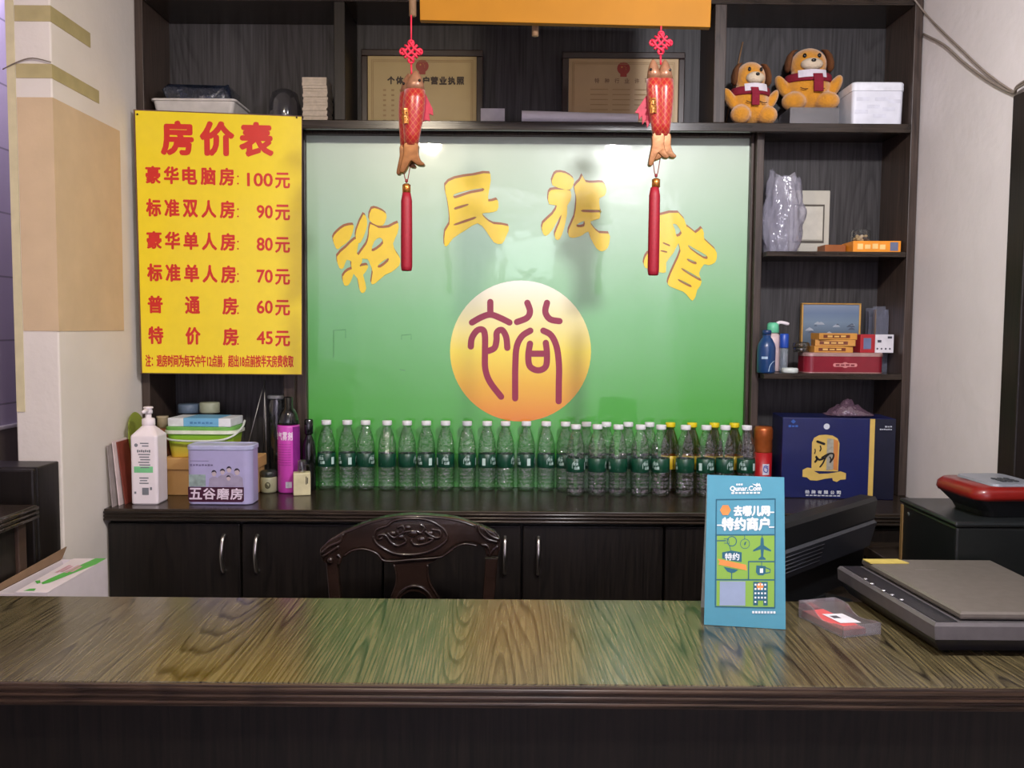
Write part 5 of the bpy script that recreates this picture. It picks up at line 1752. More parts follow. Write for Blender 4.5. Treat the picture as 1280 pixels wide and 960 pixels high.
pn = MB().flat(([(gx(x), gz(y)) for x, y in ((512, 330), (570, 335), (575, 612), (512, 622))], [(0, 1, 2, 3)]), fg(0.002), 0)
pn.flat(([(gx(x), gz(y)) for x, y in ((572, 335), (612, 352), (612, 620), (574, 612))], [(0, 1, 2, 3)]), fg(0.002), 1)
part('emblem_panels', pn, [pm('grey_scene', (158, 154, 140), 0.5, var=0.2, scale=80), pm('orange_scene', (196, 124, 62), 0.5, var=0.1)], em)
ca = MB()
for pts, w_ in (([(425, 360), (450, 368), (485, 380)], 22), ([(452, 400), (458, 425), (450, 445)], 12), ([(405, 430), (408, 450), (402, 470)], 10), ([(410, 545), (425, 520), (415, 495), (445, 525), (490, 510)], 18), ([(455, 590), (480, 555), (505, 500), (530, 475)], 14), ([(470, 505), (530, 470), (570, 470), (570, 505), (545, 545)], 16), ([(540, 500), (550, 520), (545, 545)], 12)):
    ca.flat(flatstroke([(gx(p_[0]), gz(p_[1])) for p_ in smooth2(pts, 4)], w_ / 7.11 * 0.0025), fg(0.0028))
part('calligraphy', ca, pm('black_ink', (18, 14, 12), 0.5), em, 'black brush character')
wt_ = MB()
for i, c_ in enumerate('劲牌有限公司'):
    x_ = gx(328 + i * 56.5)
    write(wt_, c_, x_, gz(840), x_ + 0.0135, gz(806), fg(0.001), bold=0.05)
marks(wt_, 9, gx(330), gz(860), gx(650), gz(848), fg(0.001))
wt_.flat(ngon(gx(505), gz(222), 0.0095), fg(0.001))
marks(wt_, 6, xS + 0.032, gz(246), wgb / 2 - 0.012, gz(234), fg(0.0012))
marks(wt_, 3, xS + 0.048, gz(222), wgb / 2 - 0.012, gz(208), fg(0.0012))
part('lettering', wt_, pm('silver_ink', (196, 200, 210), 0.45), gb, 'silver lettering')
bl2 = MB().flat(ngon(gx(205), gz(182), 0.008, 0.007, 4), fg(0.001))
marks(bl2, 3, gx(160), gz(234), gx(252), gz(214), fg(0.001))
part('corner_mark', bl2, pm('mid_blue_ink', (50, 92, 172), 0.5), gb, 'blue corner mark')
cr = MB().ell((0, 0, 0), (1, 1, 1), 0, 40, 20)
cr.warp(lambda v: Vector((v.x * 0.078 * (1 + 0.2 * noise.noise(v * 3)), v.y * 0.05, max(0, 0.004 + 0.050 * max(0, v.z) * max(0.1, (1 - abs(v.x + 0.15) * 0.8)) * (1 + 0.6 * noise.noise(v * 4)))))) 
single('crumpled_film', cr, clear('film_plastic', (0.72, 0.66, 0.72), 0.18, 0.10, 0.28, (150, 118, 140), 0.9, 40), 'crumpled clear plastic film lying on the navy gift box', 'film', loc=(atY(1062, 510, 2.85).x, 2.85, ZT + hgb + 0.001))
Yc = 2.862
xa, xb_ = atY(943, 580, Yc).x, atY(970, 580, Yc).x
h = atY(957, 533, Yc).z - ZT
cn = thing('drink_canister', 'red canister with copper top between the last water bottle and the navy box', 'canister', (0.834, Yc, ZT + 0.0005))
r = 0.0295
part('body', MB().lathe([(r * 0.95, 0), (r, 0.004), (r, h * 0.62)], 28), pm('canister_red', (172, 28, 34), 0.35, coat=0.2), cn)
part('top', MB().lathe([(r * 0.99, h * 0.6205), (r * 1.0, h * 0.64), (r * 1.0, h * 0.80), (r * 1.04, h * 0.81), (r * 1.04, h * 0.95), (r * 0.9, h), (0.0001, h)], 28), pm('copper_foil', (176, 92, 44), 0.3, 0.5, var=0.2), cn, 'copper foil top')
fc_ = lambda u, v: ((r + 0.0006) * math.sin(0.1 + u / r), -(r + 0.0006) * math.cos(0.1 + u / r), v)
part('mark_panel', MB().quad(fc_, -0.011, h * 0.30, 0.0, h * 0.46).quad(fc_, 0.0, h * 0.30, 0.011, h * 0.46), pm('mark_white', (206, 204, 220), 0.5), cn)
qs = MB().flat(flatstroke(smooth2([(0.006, h * 0.42), (-0.005, h * 0.43), (-0.007, h * 0.36), (0.003, h * 0.34), (0.006, h * 0.39), (-0.002, h * 0.41)], 4), 0.0028), lambda u, v: (lambda q_: (q_[0] * 1.02, q_[1] * 1.02, q_[2]))(fc_(u, v)))
part('mark_print', qs, pm('mark_blue', (60, 74, 170), 0.5), cn)

# ================================================================== carved chair behind the counter
YCH = 2.35
ch = thing('carved_chair', 'dark lacquered carved wooden chair behind the counter', 'chair', (atY(516, 700, YCH).x, YCH, 0))
pc = proj(MW[ch.name])
SC = 270 / 1280
cpx = lambda x, y: pc(380 + x * SC, 630 + y * SC)
M_LACQ = pm('dark_lacquer', (40, 27, 22), 0.24, var=0.35, scale=14, coat=0.5, bump=0.04, bscale=40)
crest = [(118, 330), (100, 285), (104, 255), (150, 210), (250, 152), (330, 116), (400, 92), (480, 72), (560, 60), (650, 54), (740, 58), (830, 66), (900, 76), (970, 96), (1025, 118), (1060, 128), (1130, 158), (1160, 195), (1168, 240), (1150, 300), (1080, 300), (1072, 262), (1040, 232), (1000, 220), (955, 218), (910, 230), (875, 250), (845, 278), (805, 300), (650, 312), (492, 322), (462, 300), (435, 278), (400, 260), (350, 250), (300, 258), (262, 280), (232, 318), (212, 345), (150, 350)]
cr_ = MB().prism([cpx(*p_) for p_ in crest], -0.018, 0.016, bev=0.005)
part('crest_rail', cr_, M_LACQ, ch)
rl_ = MB()
T3 = lambda pts, y: [(cpx(*p_)[0], y, cpx(*p_)[1]) for p_ in smooth2(pts, 4)]
# raised oval cartouche, scrolls and leaves
rl_.tube(T3([(420, 180), (440, 140), (500, 118), (540, 90), (620, 78), (720, 82), (790, 110), (840, 150), (850, 200), (790, 250), (700, 282), (600, 290), (520, 275), (450, 235), (422, 200), (420, 180)], -0.019), 0.0042, 8)
for pts in ([(470, 190), (445, 200), (450, 175), (490, 175), (520, 215), (560, 235), (610, 215), (600, 190)],
            [(560, 130), (590, 120), (600, 150), (570, 170), (560, 150)], [(640, 200), (660, 230), (720, 225), (770, 200), (740, 190)],
            [(690, 110), (720, 130), (700, 160), (670, 150)], [(760, 140), (810, 150), (810, 185), (770, 185), (720, 150)], [(500, 160), (540, 190), (590, 160), (640, 150)]):
    rl_.tube(T3(pts, -0.020), 0.0036, 8)
for x, y, r_ in ((575, 185, 0.008), (650, 165, 0.010), (700, 200, 0.008), (530, 165, 0.007), (620, 130, 0.007), (750, 165, 0.007)):
    u, v = cpx(x, y)
    rl_.ell((u, -0.019, v), (r_ * 1.5, 0.004, r_), 0, 14, 8)
part('carved_relief', rl_, M_LACQ, ch)
ed = MB()
for pts in ([(250, 165), (400, 104), (560, 72), (740, 70), (900, 88), (1020, 128)], [(245, 300), (290, 268), (345, 258), (400, 268), (445, 292), (490, 330), (650, 320), (800, 308), (850, 284), (900, 246), (960, 228), (1030, 240)]):
    ed.tube(T3(pts, -0.016), 0.0034, 8)
part('edge_bead', ed, M_LACQ, ch)
kn = MB()
u, v = cpx(165, 320)
kn.ell((u, -0.022, v), (0.0085, 0.006, 0.0085), 0, 16, 10)
for pts in ([(115, 280), (160, 240), (225, 210), (240, 165)], [(120, 300), (170, 270), (215, 240)], [(215, 345), (225, 310), (205, 290)]):
    kn.tube(T3(pts, -0.019), 0.0045, 8)
part('left_scroll', kn, M_LACQ, ch)
kn = MB()
for pts in ([(1030, 112), (1045, 160), (1090, 200), (1150, 215)], [(1070, 140), (1110, 180), (1160, 200)], [(1050, 230), (1090, 240), (1100, 290)], [(1150, 240), (1120, 265), (1100, 300)]):
    kn.tube(T3(pts, -0.019), 0.0045, 8)
part('right_scroll', kn, M_LACQ, ch)
# posts run down to the floor as the rear legs
for nm, xa_, xb_, x2a, x2b in (('rear_post', 132, 204, 152, 224), ('rear_post', 1074, 1150, 1060, 1130)):
    a, b_ = cpx(xa_, 340), cpx(xb_, 340)
    c, d = cpx(x2a, 550), cpx(x2b, 550)
    m_ = MB().loft([rrect(b_[0] - a[0], 0.030, 0.006, a[1] + 0.01, 4, (a[0] + b_[0]) / 2, -0.002),
                    rrect(d[0] - c[0], 0.030, 0.006, c[1], 4, (c[0] + d[0]) / 2, -0.004),
                    rrect(0.036, 0.034, 0.006, 0.46, 4, (c[0] + d[0]) / 2 + (0.01 if nm and xa_ < 500 else -0.01), -0.03),
                    rrect(0.034, 0.034, 0.006, 0.0, 4, (c[0] + d[0]) / 2, 0.03)], smooth=False)
    part(nm, m_, M_LACQ, ch)
# central splat: flares out round an open circle
spl = [(492, 316), (530, 345), (550, 400), (552, 460), (528, 530), (500, 600), (500, 760), (820, 760), (820, 600), (795, 545), (752, 470), (735, 410), (738, 350), (800, 304)]
hole = [(545 + 0, 640)] + [(655 + 112 * math.cos(R(a)), 620 + 118 * math.sin(R(a))) for a in range(180, -181, -12)]
vs_, fs_ = shape([[cpx(*p_) for p_ in smooth2(spl, 2, True)], [cpx(655 + 108 * math.cos(R(a)), 630 + 122 * math.sin(R(a))) for a in range(0, 360, 12)]])
s_ = MB()
n = len(vs_)
s_.add([(x, -0.012, z_) for x, z_ in vs_] + [(x, 0.010, z_) for x, z_ in vs_], [f for f in fs_] + [tuple(i + n for i in reversed(f)) for f in fs_])
from collections import Counter
ec = Counter()
for f in fs_:
    for i in range(len(f)):
        ec[tuple(sorted((f[i], f[(i + 1) % len(f)])))] += 1
s_.add([(x, -0.012, z_) for x, z_ in vs_] + [(x, 0.010, z_) for x, z_ in vs_], [(a, b2, b2 + n, a + n) for (a, b2), k in ec.items() if k == 1])
part('splat', s_, M_LACQ, ch)
bd_ = MB()
bd_.tube(T3([(500, 660)] + [(655 + 120 * math.cos(R(a)), 625 + 148 * math.sin(R(a))) for a in range(190, 351, 16)] + [(810, 660)], -0.014), 0.0042, 8)
bd_.tube(T3([(536, 352), (552, 410), (548, 470), (520, 545)], -0.013), 0.003, 6).tube(T3([(735, 352), (737, 410), (752, 470), (795, 540)], -0.013), 0.003, 6)
part('splat_bead', bd_, M_LACQ, ch)
vb = cpx(650, 760)[1]
part('lower_rail', MB().box(cpx(215, 700)[0] - 0.01, cpx(1080, 700)[0] + 0.01, -0.02, 0.006, vb - 0.05, vb - 0.001, 0.004), M_LACQ, ch)
part('seat', MB().loft([rrect(0.44, 0.42, 0.03, 0.42, 5, 0, -0.225), rrect(0.47, 0.44, 0.035, 0.43, 5, 0, -0.225), rrect(0.47, 0.44, 0.035, 0.455, 5, 0, -0.225), rrect(0.45, 0.42, 0.03, 0.465, 5, 0, -0.225)], smooth=False), M_LACQ, ch)
for sx in (-1, 1):
    part('front_leg', MB().lathe([(0.016, 0), (0.022, 0.02), (0.015, 0.05), (0.017, 0.2), (0.024, 0.34), (0.024, 0.4195)], 16, c=(sx * 0.19, -0.40, 0)), M_LACQ, ch)

# ================================================================== monitor seen from behind
a, b_ = atZ(980, 656, 0.995), atZ(1096, 621, 0.995)
ang = math.degrees(math.atan2(b_.y - a.y, b_.x - a.x))
ZD = 0.73
part('lower_top', MB().box(0.56, 1.019, 1.957, 2.50, 0.70, ZD, 0.003), M_DARKX, rw, world=True)
part('side_panel', MB().box(0.57, 0.59, 1.96, 2.49, 0, 0.6995, 0.002), M_DARK, rw, world=True)
L_ = (b_ - a).length
mn = thing('computer_monitor', 'black flat monitor turned away, its back towards the viewer, behind the blue card', 'monitor', ((a.x + b_.x) / 2, (a.y + b_.y) / 2, ZD + 0.0005), ang)
ht = 0.995 - ZD
M_BLK = pm('black_plastic', (24, 25, 27), 0.42, var=0.10, scale=50)
M_BLK2 = pm('charcoal_plastic', (50, 52, 58), 0.38, var=0.06)
hl = L_ / 2
YZ = [(-0.002, ht - 0.010), (0.004, ht), (0.045, ht), (0.050, ht - 0.006), (0.050, 0.03), (0.040, 0.03), (0.030, 0.115), (0.004, ht - 0.060)]
rs = []
for x in (-hl, hl):
    rs.append([(x, y, z_) for y, z_ in YZ])
part('rear_shell', MB().loft(rs, smooth=False), M_BLK, mn)
vs_strip = MB().loft([[(x, y, z_) for y, z_ in ((0.0035, ht - 0.064), (-0.004, ht - 0.070), (0.0135, 0.1265), (0.0245, 0.1255))] for x in (-hl * 0.99, hl * 0.985)], smooth=False)
part('vent_strip', vs_strip, M_BLK2, mn, 'charcoal strip with vent grille')
gr = MB()
for k in range(5):
    f = 0.15 + 0.16 * k
    gr.tube([(-hl * 0.96, -0.0047 + 0.0178 * f, ht - 0.070 - (ht - 0.070 - 0.1265) * f), (-hl * 0.2, -0.0047 + 0.0178 * f, ht - 0.070 - (ht - 0.070 - 0.1265) * f)], 0.0011, 5)
part('vent_grille', gr, pm('grille_grey', (62, 64, 70), 0.4), mn)
part('screen', MB().box(-hl * 0.95, hl * 0.95, 0.0503, 0.052, 0.05, ht - 0.02, 0.001), pm('dark_screen', (10, 11, 13), 0.1, coat=0.5), mn)
part('neck', MB().box(-0.04, 0.04, 0.034, 0.049, 0.0125, 0.0295, 0.002), M_BLK, mn)
part('foot', MB().loft([rrect(0.22, 0.15, 0.03, 0, 6, 0, 0.05), rrect(0.21, 0.14, 0.03, 0.012, 6, 0, 0.05)], smooth=False), M_BLK, mn)

# ================================================================== black box and red device at the right
xL_, y0_, y1_ = 1.045, 2.0, 2.29
bbx = thing('black_printer', 'large black box-shaped office machine at the right behind the scanner', 'machine', (1.172, 2.172, 0.8305))
hzb = 0.170
part('casing', MB().box(-0.12, 0.119, -0.145, 0.145, 0.004, hzb - 0.013, 0.006), pm('black_matte', (20, 23, 22), 0.38, var=0.15), bbx)
part('top_cover', MB().box(-0.125, 0.1195, -0.150, 0.150, hzb - 0.0125, hzb, 0.006), pm('black_top', (32, 35, 36), 0.30, var=0.12), bbx)
part('corner_strip', MB().box(-0.1235, -0.1205, 0.128, 0.142, 0.004, hzb - 0.016, 0.001), pm('tan_strip', (130, 102, 62), 0.45), bbx, 'tan strip down the rear corner')
part('dial', MB().at((-0.1202, 0.10, hzb - 0.035), (0, -90, 0)).lathe([(0.006, 0), (0.006, 0.002), (0.0001, 0.0022)], 16), pm('dial_grey', (70, 72, 70), 0.4), bbx)
rd = thing('desk_telephone', 'red and black desk device with grey top on the black machine', 'device', (1.195, 2.15, 0.8305 + hzb + 0.0005), 4)
M_REDP = pm('red_plastic', (124, 22, 16), 0.35, coat=0.3, var=0.06)
part('base', MB().loft([rrect(0.13, 0.15, 0.03, 0.0, 5, 0.01), rrect(0.14, 0.165, 0.03, 0.014, 5, 0.01), rrect(0.178, 0.195, 0.035, 0.044, 5)], smooth=False), M_BLK, rd)
part('red_shell', MB().loft([rrect(0.184, 0.20, 0.036, 0.0445, 6), rrect(0.190, 0.206, 0.038, 0.052, 6), rrect(0.186, 0.202, 0.037, 0.066, 6), rrect(0.165, 0.185, 0.034, 0.076, 6)], smooth=True), M_REDP, rd, 'red shell')
part('top_panel', MB().loft([rrect(0.125, 0.165, 0.02, 0.0765, 5, 0.018), rrect(0.120, 0.160, 0.02, 0.082, 5, 0.018)], smooth=False), pm('grey_panel', (132, 134, 142), 0.4), rd, 'grey top panel')
for k in range(9):
    part('key', MB().box(0.0 + 0.016 * (k % 3), 0.011 + 0.016 * (k % 3), -0.05 + 0.018 * (k // 3), -0.038 + 0.018 * (k // 3), 0.0823, 0.085, 0.001), pm('key_dark', (60, 62, 66), 0.5), rd)

# ================================================================== things on the front counter
ZK = 0.8303
# ---- blue tent card
bl_, br_ = atZ(880, 781, ZK), atZ(982, 787, ZK)
wc_ = (br_ - bl_).length
ang = math.degrees(math.atan2(br_.y - bl_.y, br_.x - bl_.x))
tc_ = thing('tent_card', 'turquoise standing promotional card with white lettering on the counter', 'card stand', ((bl_.x + br_.x) / 2, (bl_.y + br_.y) / 2, ZK + 0.0005), ang)
tt = proj(MW[tc_.name])
htop = tt(884, 602)[1] * 1.02
LEAN = 0.05
Hc = math.hypot(htop, LEAN)
M_TURQ = pm('turquoise_print', (72, 148, 172), 0.4, var=0.03, coat=0.2)
cm = lambda u, v, d=0.0: Vector((u * wc_, 0, 0)) + Vector((0, LEAN, htop)) * v + Vector((0, -htop, LEAN)).normalized() * d
fp_ = MB()
p4_ = [(-0.5, 0.0), (0.5, 0.0), (0.478, 1.0), (-0.478, 1.0)]
fp_.add([cm(u, v, 0.0012) for u, v in p4_] + [cm(u, v, -0.0012) for u, v in p4_], [(0, 1, 2, 3), (7, 6, 5, 4), (0, 4, 5, 1), (1, 5, 6, 2), (2, 6, 7, 3), (3, 7, 4, 0)])
fpan = part('front_panel', fp_, M_TURQ, tc_)
bp2 = MB()
bk = lambda u, v, d: Vector((u * wc_, LEAN + 0.004 + (1 - v) * 0.060 + d, htop * v * 0.99))
bp2.add([bk(u, v, 0) for u, v in p4_] + [bk(u, v, 0.002) for u, v in p4_], [(0, 1, 2, 3), (7, 6, 5, 4), (0, 4, 5, 1), (1, 5, 6, 2), (2, 6, 7, 3), (3, 7, 4, 0)])
part('back_leg', bp2, pm('card_white', (196, 206, 206), 0.5), tc_, 'white back flap')
# crop coordinates of the card face -> panel coordinates
cu = lambda x: (x - 325) / 455
cv = lambda y, x=325: (878 - y + (x - 325) * 0.045) / 815
lay = [0.0016]


def cf_(x, y):
    return cm(cu(x), cv(y, x), lay[0])


def cpoly(mb, pts, mi=0):
    mb.add([cf_(x, y) for x, y in pts], [tuple(range(len(pts)))], mi)
    lay[0] += 1.2e-5


def crect(mb, x0, y0, x1, y1, mi=0):
    cpoly(mb, [(x0, y1), (x1, y1), (x1, y0), (x0, y0)], mi)


def cline(mb, pts, w_, mi=0):
    o = flatstroke(pts, w_)
    mb.add([cf_(x, y) for x, y in o[0]], o[1], mi)
    lay[0] += 1.2e-5


def ctext(mb, body, x0, y0, x1, y1, bold=0.0, mi=0):
    sh_ = text(body)
    w_ = bold * abs(y1 - y0)
    for dx, dy in ((0, 0),) if not bold else ((w_, 0), (-w_, 0), (0, w_), (0, -w_), (0, 0)):
        mb.add([cf_(x0 + dx + u * (x1 - x0), y1 + dy + v * (y0 - y1)) for u, v in sh_[0]], sh_[1], mi)
        lay[0] += 1.2e-5


def circ(x, y, r, n=20):
    return [(x + r * math.cos(2 * math.pi * i / n), y + r * math.sin(2 * math.pi * i / n)) for i in range(n)]


bgp = MB()
crect(bgp, 166, 388, 490, 622)
crect(bgp, 166, 630, 490, 770)
part('green_panel', bgp, pm('lime_print', (136, 180, 70), 0.45, var=0.03), fpan, 'lime green panels')
lay[0] += 1e-4
ink = MB()
for pts in ([(160, 190), (492, 190)], [(160, 190), (160, 762)], [(492, 190), (492, 775)], [(160, 770), (492, 775)], [(160, 383), (492, 383)], [(160, 626), (492, 626)], [(345, 528), (492, 528)], [(345, 528), (345, 626)]):
    cline(ink, pts, 7)
# key, compass, plane, bowl, cup, building
cline(ink, [(168, 415), (215, 415)], 6)
cline(ink, circ(250, 418, 26, 18) + [(276, 418)], 5)
cline(ink, [(206, 405), (230, 405), (236, 430), (208, 428)], 4)
cline(ink, [(322, 388), (322, 405)], 4)
cline(ink, circ(324, 432, 26, 18) + [(350, 432)], 3)
cpoly(ink, [(318, 440), (322, 424), (332, 420), (326, 438)])
cpoly(ink, [(412, 405), (420, 392), (428, 405), (430, 440), (470, 466), (470, 474), (430, 462), (426, 500), (440, 512), (440, 518), (400, 518), (400, 512), (414, 500), (412, 462), (370, 474), (370, 466), (410, 440)])
cline(ink, [(420, 384), (420, 396)], 4)
cpoly(ink, [(196, 478), (250, 468), (306, 478), (306, 530), (250, 524), (196, 510)])
cpoly(ink, [(204, 556), (288, 572), (268, 586), (250, 590), (226, 582)])
cline(ink, [(250, 590), (250, 622)], 6)
cline(ink, [(236, 440), (244, 468)], 4)
cpoly(ink, [(388, 548), (440, 552), (440, 590), (426, 602), (398, 600), (386, 585)])
cline(ink, [(440, 560), (466, 570), (464, 586), (440, 590)], 6)
cline(ink, [(418, 528), (418, 548)], 4)
cpoly(ink, [(372, 636), (452, 636), (452, 762), (428, 762), (428, 736), (398, 736), (398, 762), (372, 762)])
part('line_art', ink, pm('teal_ink', (34, 98, 122), 0.5), fpan, 'teal line drawings')
lay[0] += 1e-4
orr = MB()
cpoly(orr, [(170, 512), (330, 545), (336, 575), (240, 556), (176, 544), (182, 528)])
cpoly(orr, circ(410, 660, 20, 8))
cpoly(orr, circ(212, 248, 31, 6))
part('orange_ribbon', orr, pm('orange_ink', (240, 148, 76), 0.5), fpan, 'orange ribbon and dots')
bq = MB()
crect(bq, 184, 634, 328, 764)
part('plain_square', bq, pm('pale_blue_square', (150, 166, 196), 0.5, var=0.05), fpan, 'plain pale blue square')
lay[0] += 1e-4
wt2 = MB()
ctext(wt2, 'Qunar.Com', 238, 118, 414, 148, 0.05)
ctext(wt2, '去哪儿网', 260, 226, 460, 280, 0.06)
ctext(wt2, '特约商户', 195, 290, 458, 358, 0.06)
cline(wt2, [(168, 330), (196, 330)], 7)
cline(wt2, [(462, 262), (484, 262)], 7)
cline(wt2, [(460, 342), (484, 342)], 7)
for i in range(8):
    crect(wt2, 245 + 20.88 * i, 151, 260 + 20.88 * i, 160)
for i in range(3):
    crect(wt2, 272 + 13.33 * i, 104, 282 + 13.33 * i, 114)
ctext(wt2, '特约', 212, 482, 292, 520, 0.03)
crect(wt2, 408, 564, 426, 588)
for i in range(8):
    crect(wt2, 366 + 16.75 * i, 792, 378 + 16.75 * i, 804)
cpoly(wt2, [(362, 104), (372, 108), (384, 110), (390, 100), (396, 110), (402, 102), (410, 116), (408, 128), (403, 118), (390, 119), (388, 128), (382, 117), (370, 112)])
for i in range(4):
    for j in range(5):
        if i in (1, 2) and j == 4:
            continue
        crect(wt2, 379 + i * 18, 646 + j * 23, 389 + i * 18, 656 + j * 23)
part('lettering', wt2, pm('white_ink', (232, 240, 246), 0.5), fpan, 'white lettering and camel mark')

# ---- clear tray of cards
A_, B_, C_ = atZ(998, 771, ZK), atZ(1054, 798, ZK), atZ(1101, 793, ZK)
wx = (C_ - B_).length
ly = (A_ - B_).length
angx = math.degrees(math.atan2(C_.y - B_.y, C_.x - B_.x))
ctray = thing('card_tray', 'clear plastic card tray with red and white cards between tent card and scanner', 'tray', (B_.x, B_.y, ZK + 0.0004), angx)
dv = MW[ctray.name].inverted() @ A_
sk_ = dv.x / dv.y
hh = 0.036
M_TRAY = clear('tray_plastic', (0.84, 0.83, 0.85), 0.10, 0.12, 0.22, (196, 190, 196))
tm = MB()
G_ = lambda x, y, z_: (x + y * sk_, y, z_)
tk = 0.0022
cut = [(0, hh), (0.18, hh), (0.30, hh * 0.92), (0.42, hh * 0.62), (0.55, hh * 0.45), (0.72, hh * 0.5), (0.85, hh * 0.62), (1.0, hh * 0.66)]
part('floor', MB().loft([[G_(x, y, z_) for x, y in ((tk, tk), (wx - tk, tk), (wx - tk, dv.y - tk), (tk, dv.y - tk))] for z_ in (0.0, 0.002)], smooth=False), M_TRAY, ctray)
w1 = MB()
w1.loft([[G_(x, y, z_) for x, y in ((0, 0), (wx, 0), (wx, tk), (0, tk))] for z_ in (0, hh * 0.66)], smooth=False)
w1.loft([[G_(x, y, z_) for x, y in ((0, dv.y - tk), (wx, dv.y - tk), (wx, dv.y), (0, dv.y))] for z_ in (0, hh)], smooth=False)
for xx in (0, wx - tk):
    ys = [tk + (dv.y - 2 * tk) * (1 - f) for f, _ in cut]
    w1.loft([[G_(xx, y, 0), G_(xx + tk, y, 0), G_(xx + tk, y, h_), G_(xx, y, h_)] for y, (_, h_) in zip(ys, cut)], smooth=False)
part('walls', w1, M_TRAY, ctray)
rc_ = MB()
for k in range(8):
    j = 0.001 * (k % 3)
    z0_ = 0.0024 + k * 0.0015
    rc_.loft([[G_(x, y, z_) for x, y in ((tk + 0.001 + j, tk + 0.002), (wx * 0.62 + j, tk + 0.002), (wx * 0.62 + j, dv.y - tk - 0.003), (tk + 0.001 + j, dv.y - tk - 0.003))] for z_ in (z0_, z0_ + 0.0012)], smooth=False)
o_ = single('business_cards', rc_, pm('red_card', (212, 92, 92), 0.5, var=0.04), 'stack of red cards lying in the clear tray', 'cards', loc=MW[ctray.name].translation, rz=angx)
o_['kind'] = 'stuff'
wcrd = MB().loft([[G_(x, y, z_) for x, y in ((wx * 0.30, dv.y * 0.30), (wx * 0.78, dv.y * 0.24), (wx * 0.80, dv.y * 0.66), (wx * 0.32, dv.y * 0.72))] for z_ in (0.0150, 0.0156)], smooth=False)
cw = single('business_card', wcrd, pm('white_card2', (228, 224, 230), 0.5), 'single white card with dark mark on top of the red cards', 'card', loc=MW[ctray.name].translation, rz=angx)
mk_ = MB().loft([[G_(x, y, z_) for x, y in ((wx * 0.38, dv.y * 0.50), (wx * 0.55, dv.y * 0.48), (wx * 0.56, dv.y * 0.60), (wx * 0.39, dv.y * 0.62))] for z_ in (0.0158, 0.0159)], smooth=False)
part('ink_mark', mk_, pm('dark_grey_ink', (84, 82, 90), 0.5), cw)

# ---- flatbed scanner
n0 = atZ(1168, 822, ZK)
sc_ = thing('flatbed_scanner', 'dark grey flatbed scanner lying at the right end of the counter', 'scanner', (n0.x, n0.y, ZK + 0.0003))
Wd, Dp = 0.32, 0.40
M_SCN = pm('scanner_grey', (104, 100, 102), 0.34, 0.2, var=0.08, scale=40)
M_SCD = pm('scanner_dark', (34, 34, 40), 0.32, var=0.08)
M_SCL = pm('scanner_lid', (112, 105, 98), 0.42, 0.15, var=0.08, scale=50, bump=0.05, bscale=300)
bs = MB()
ring = lambda z_, i, l: [(l + 0.0, i, z_), (Wd, i, z_), (Wd, Dp - i, z_), (l - 0.035, Dp - i, z_)]
bs.loft([ring(0.006, 0.022, 0.020), ring(0.026, 0.006, 0.004), ring(0.034, 0.0, 0.0)], smooth=False)
part('base', bs, M_SCD, sc_)
for x_, y_ in ((0.05, 0.05), (Wd - 0.05, 0.05), (0.03, Dp - 0.05), (Wd - 0.05, Dp - 0.05)):
    part('rubber_foot', MB().lathe([(0.010, 0), (0.010, 0.0058)], 12, c=(x_, y_, 0)), M_BLK, sc_)
tp2 = MB().loft([ring(0.0343, 0.0, 0.0), ring(0.060, 0.0, -0.002), ring(0.066, 0.004, 0.002)], smooth=False)
part('body', tp2, M_SCN, sc_)
bt = []
pl = MB().loft([[(0.006, 0.008, z_), (0.045, 0.008, z_), (0.012, Dp - 0.008, z_), (-0.027, Dp - 0.008, z_)] for z_ in (0.0663, 0.0675)], smooth=False)
part('control_panel', pl, M_SCD, sc_, 'dark control strip')
for k, (bx, by) in enumerate(((1127, 750), (1115, 744), (1104.5, 738.5), (1090, 730), (1082, 724))):
    q_ = MW[sc_.name].inverted() @ atZ(bx, by, ZK + 0.068)
    part('button', MB().lathe([(0.0042, 0), (0.0042, 0.0014), (0.003, 0.002), (0.0001, 0.0021)], 14, c=(q_.x, q_.y, 0.0677)), pm('silver_button', (226, 226, 232), 0.2, 0.6), sc_, 'silver button')
ld_ = MB()
lr = lambda z_, i: [(0.052 + i, 0.012 + i, z_), (Wd - i, 0.012 + i, z_), (Wd - i, Dp - 0.006 - i, z_), (0.018 + i, Dp - 0.006 - i, z_)]
ld_.loft([lr(0.0695, 0.003), lr(0.074, 0.0), lr(0.080, 0.0), lr(0.084, 0.004)], smooth=False)
ldo = part('lid', ld_, M_SCL, sc_, 'grey-brown lid')
lt5 = MB().loft([[(0.10, Dp - 0.10, z_), (0.15, Dp - 0.10, z_), (0.15, Dp - 0.094, z_), (0.10, Dp - 0.094, z_)] for z_ in (0.0841, 0.0846)], smooth=False)
part('brand_plate', lt5, pm('plate_grey', (138, 130, 124), 0.35, 0.4), ldo)
ml = atZ(1080, 706, ZK + 0.085)
nt3 = MB().loft([[(x, y, z_) for x, y in ((0.020, Dp - 0.050), (0.110, Dp - 0.046), (0.098, Dp - 0.012), (0.016, Dp - 0.014))] for z_ in (0.0845, 0.0865)], smooth=False)
single('note_pad', nt3, pm('yellow_pad', (200, 178, 92), 0.6), 'thin yellow note pad on the back corner of the scanner lid', 'note pad', loc=MW[sc_.name].translation)

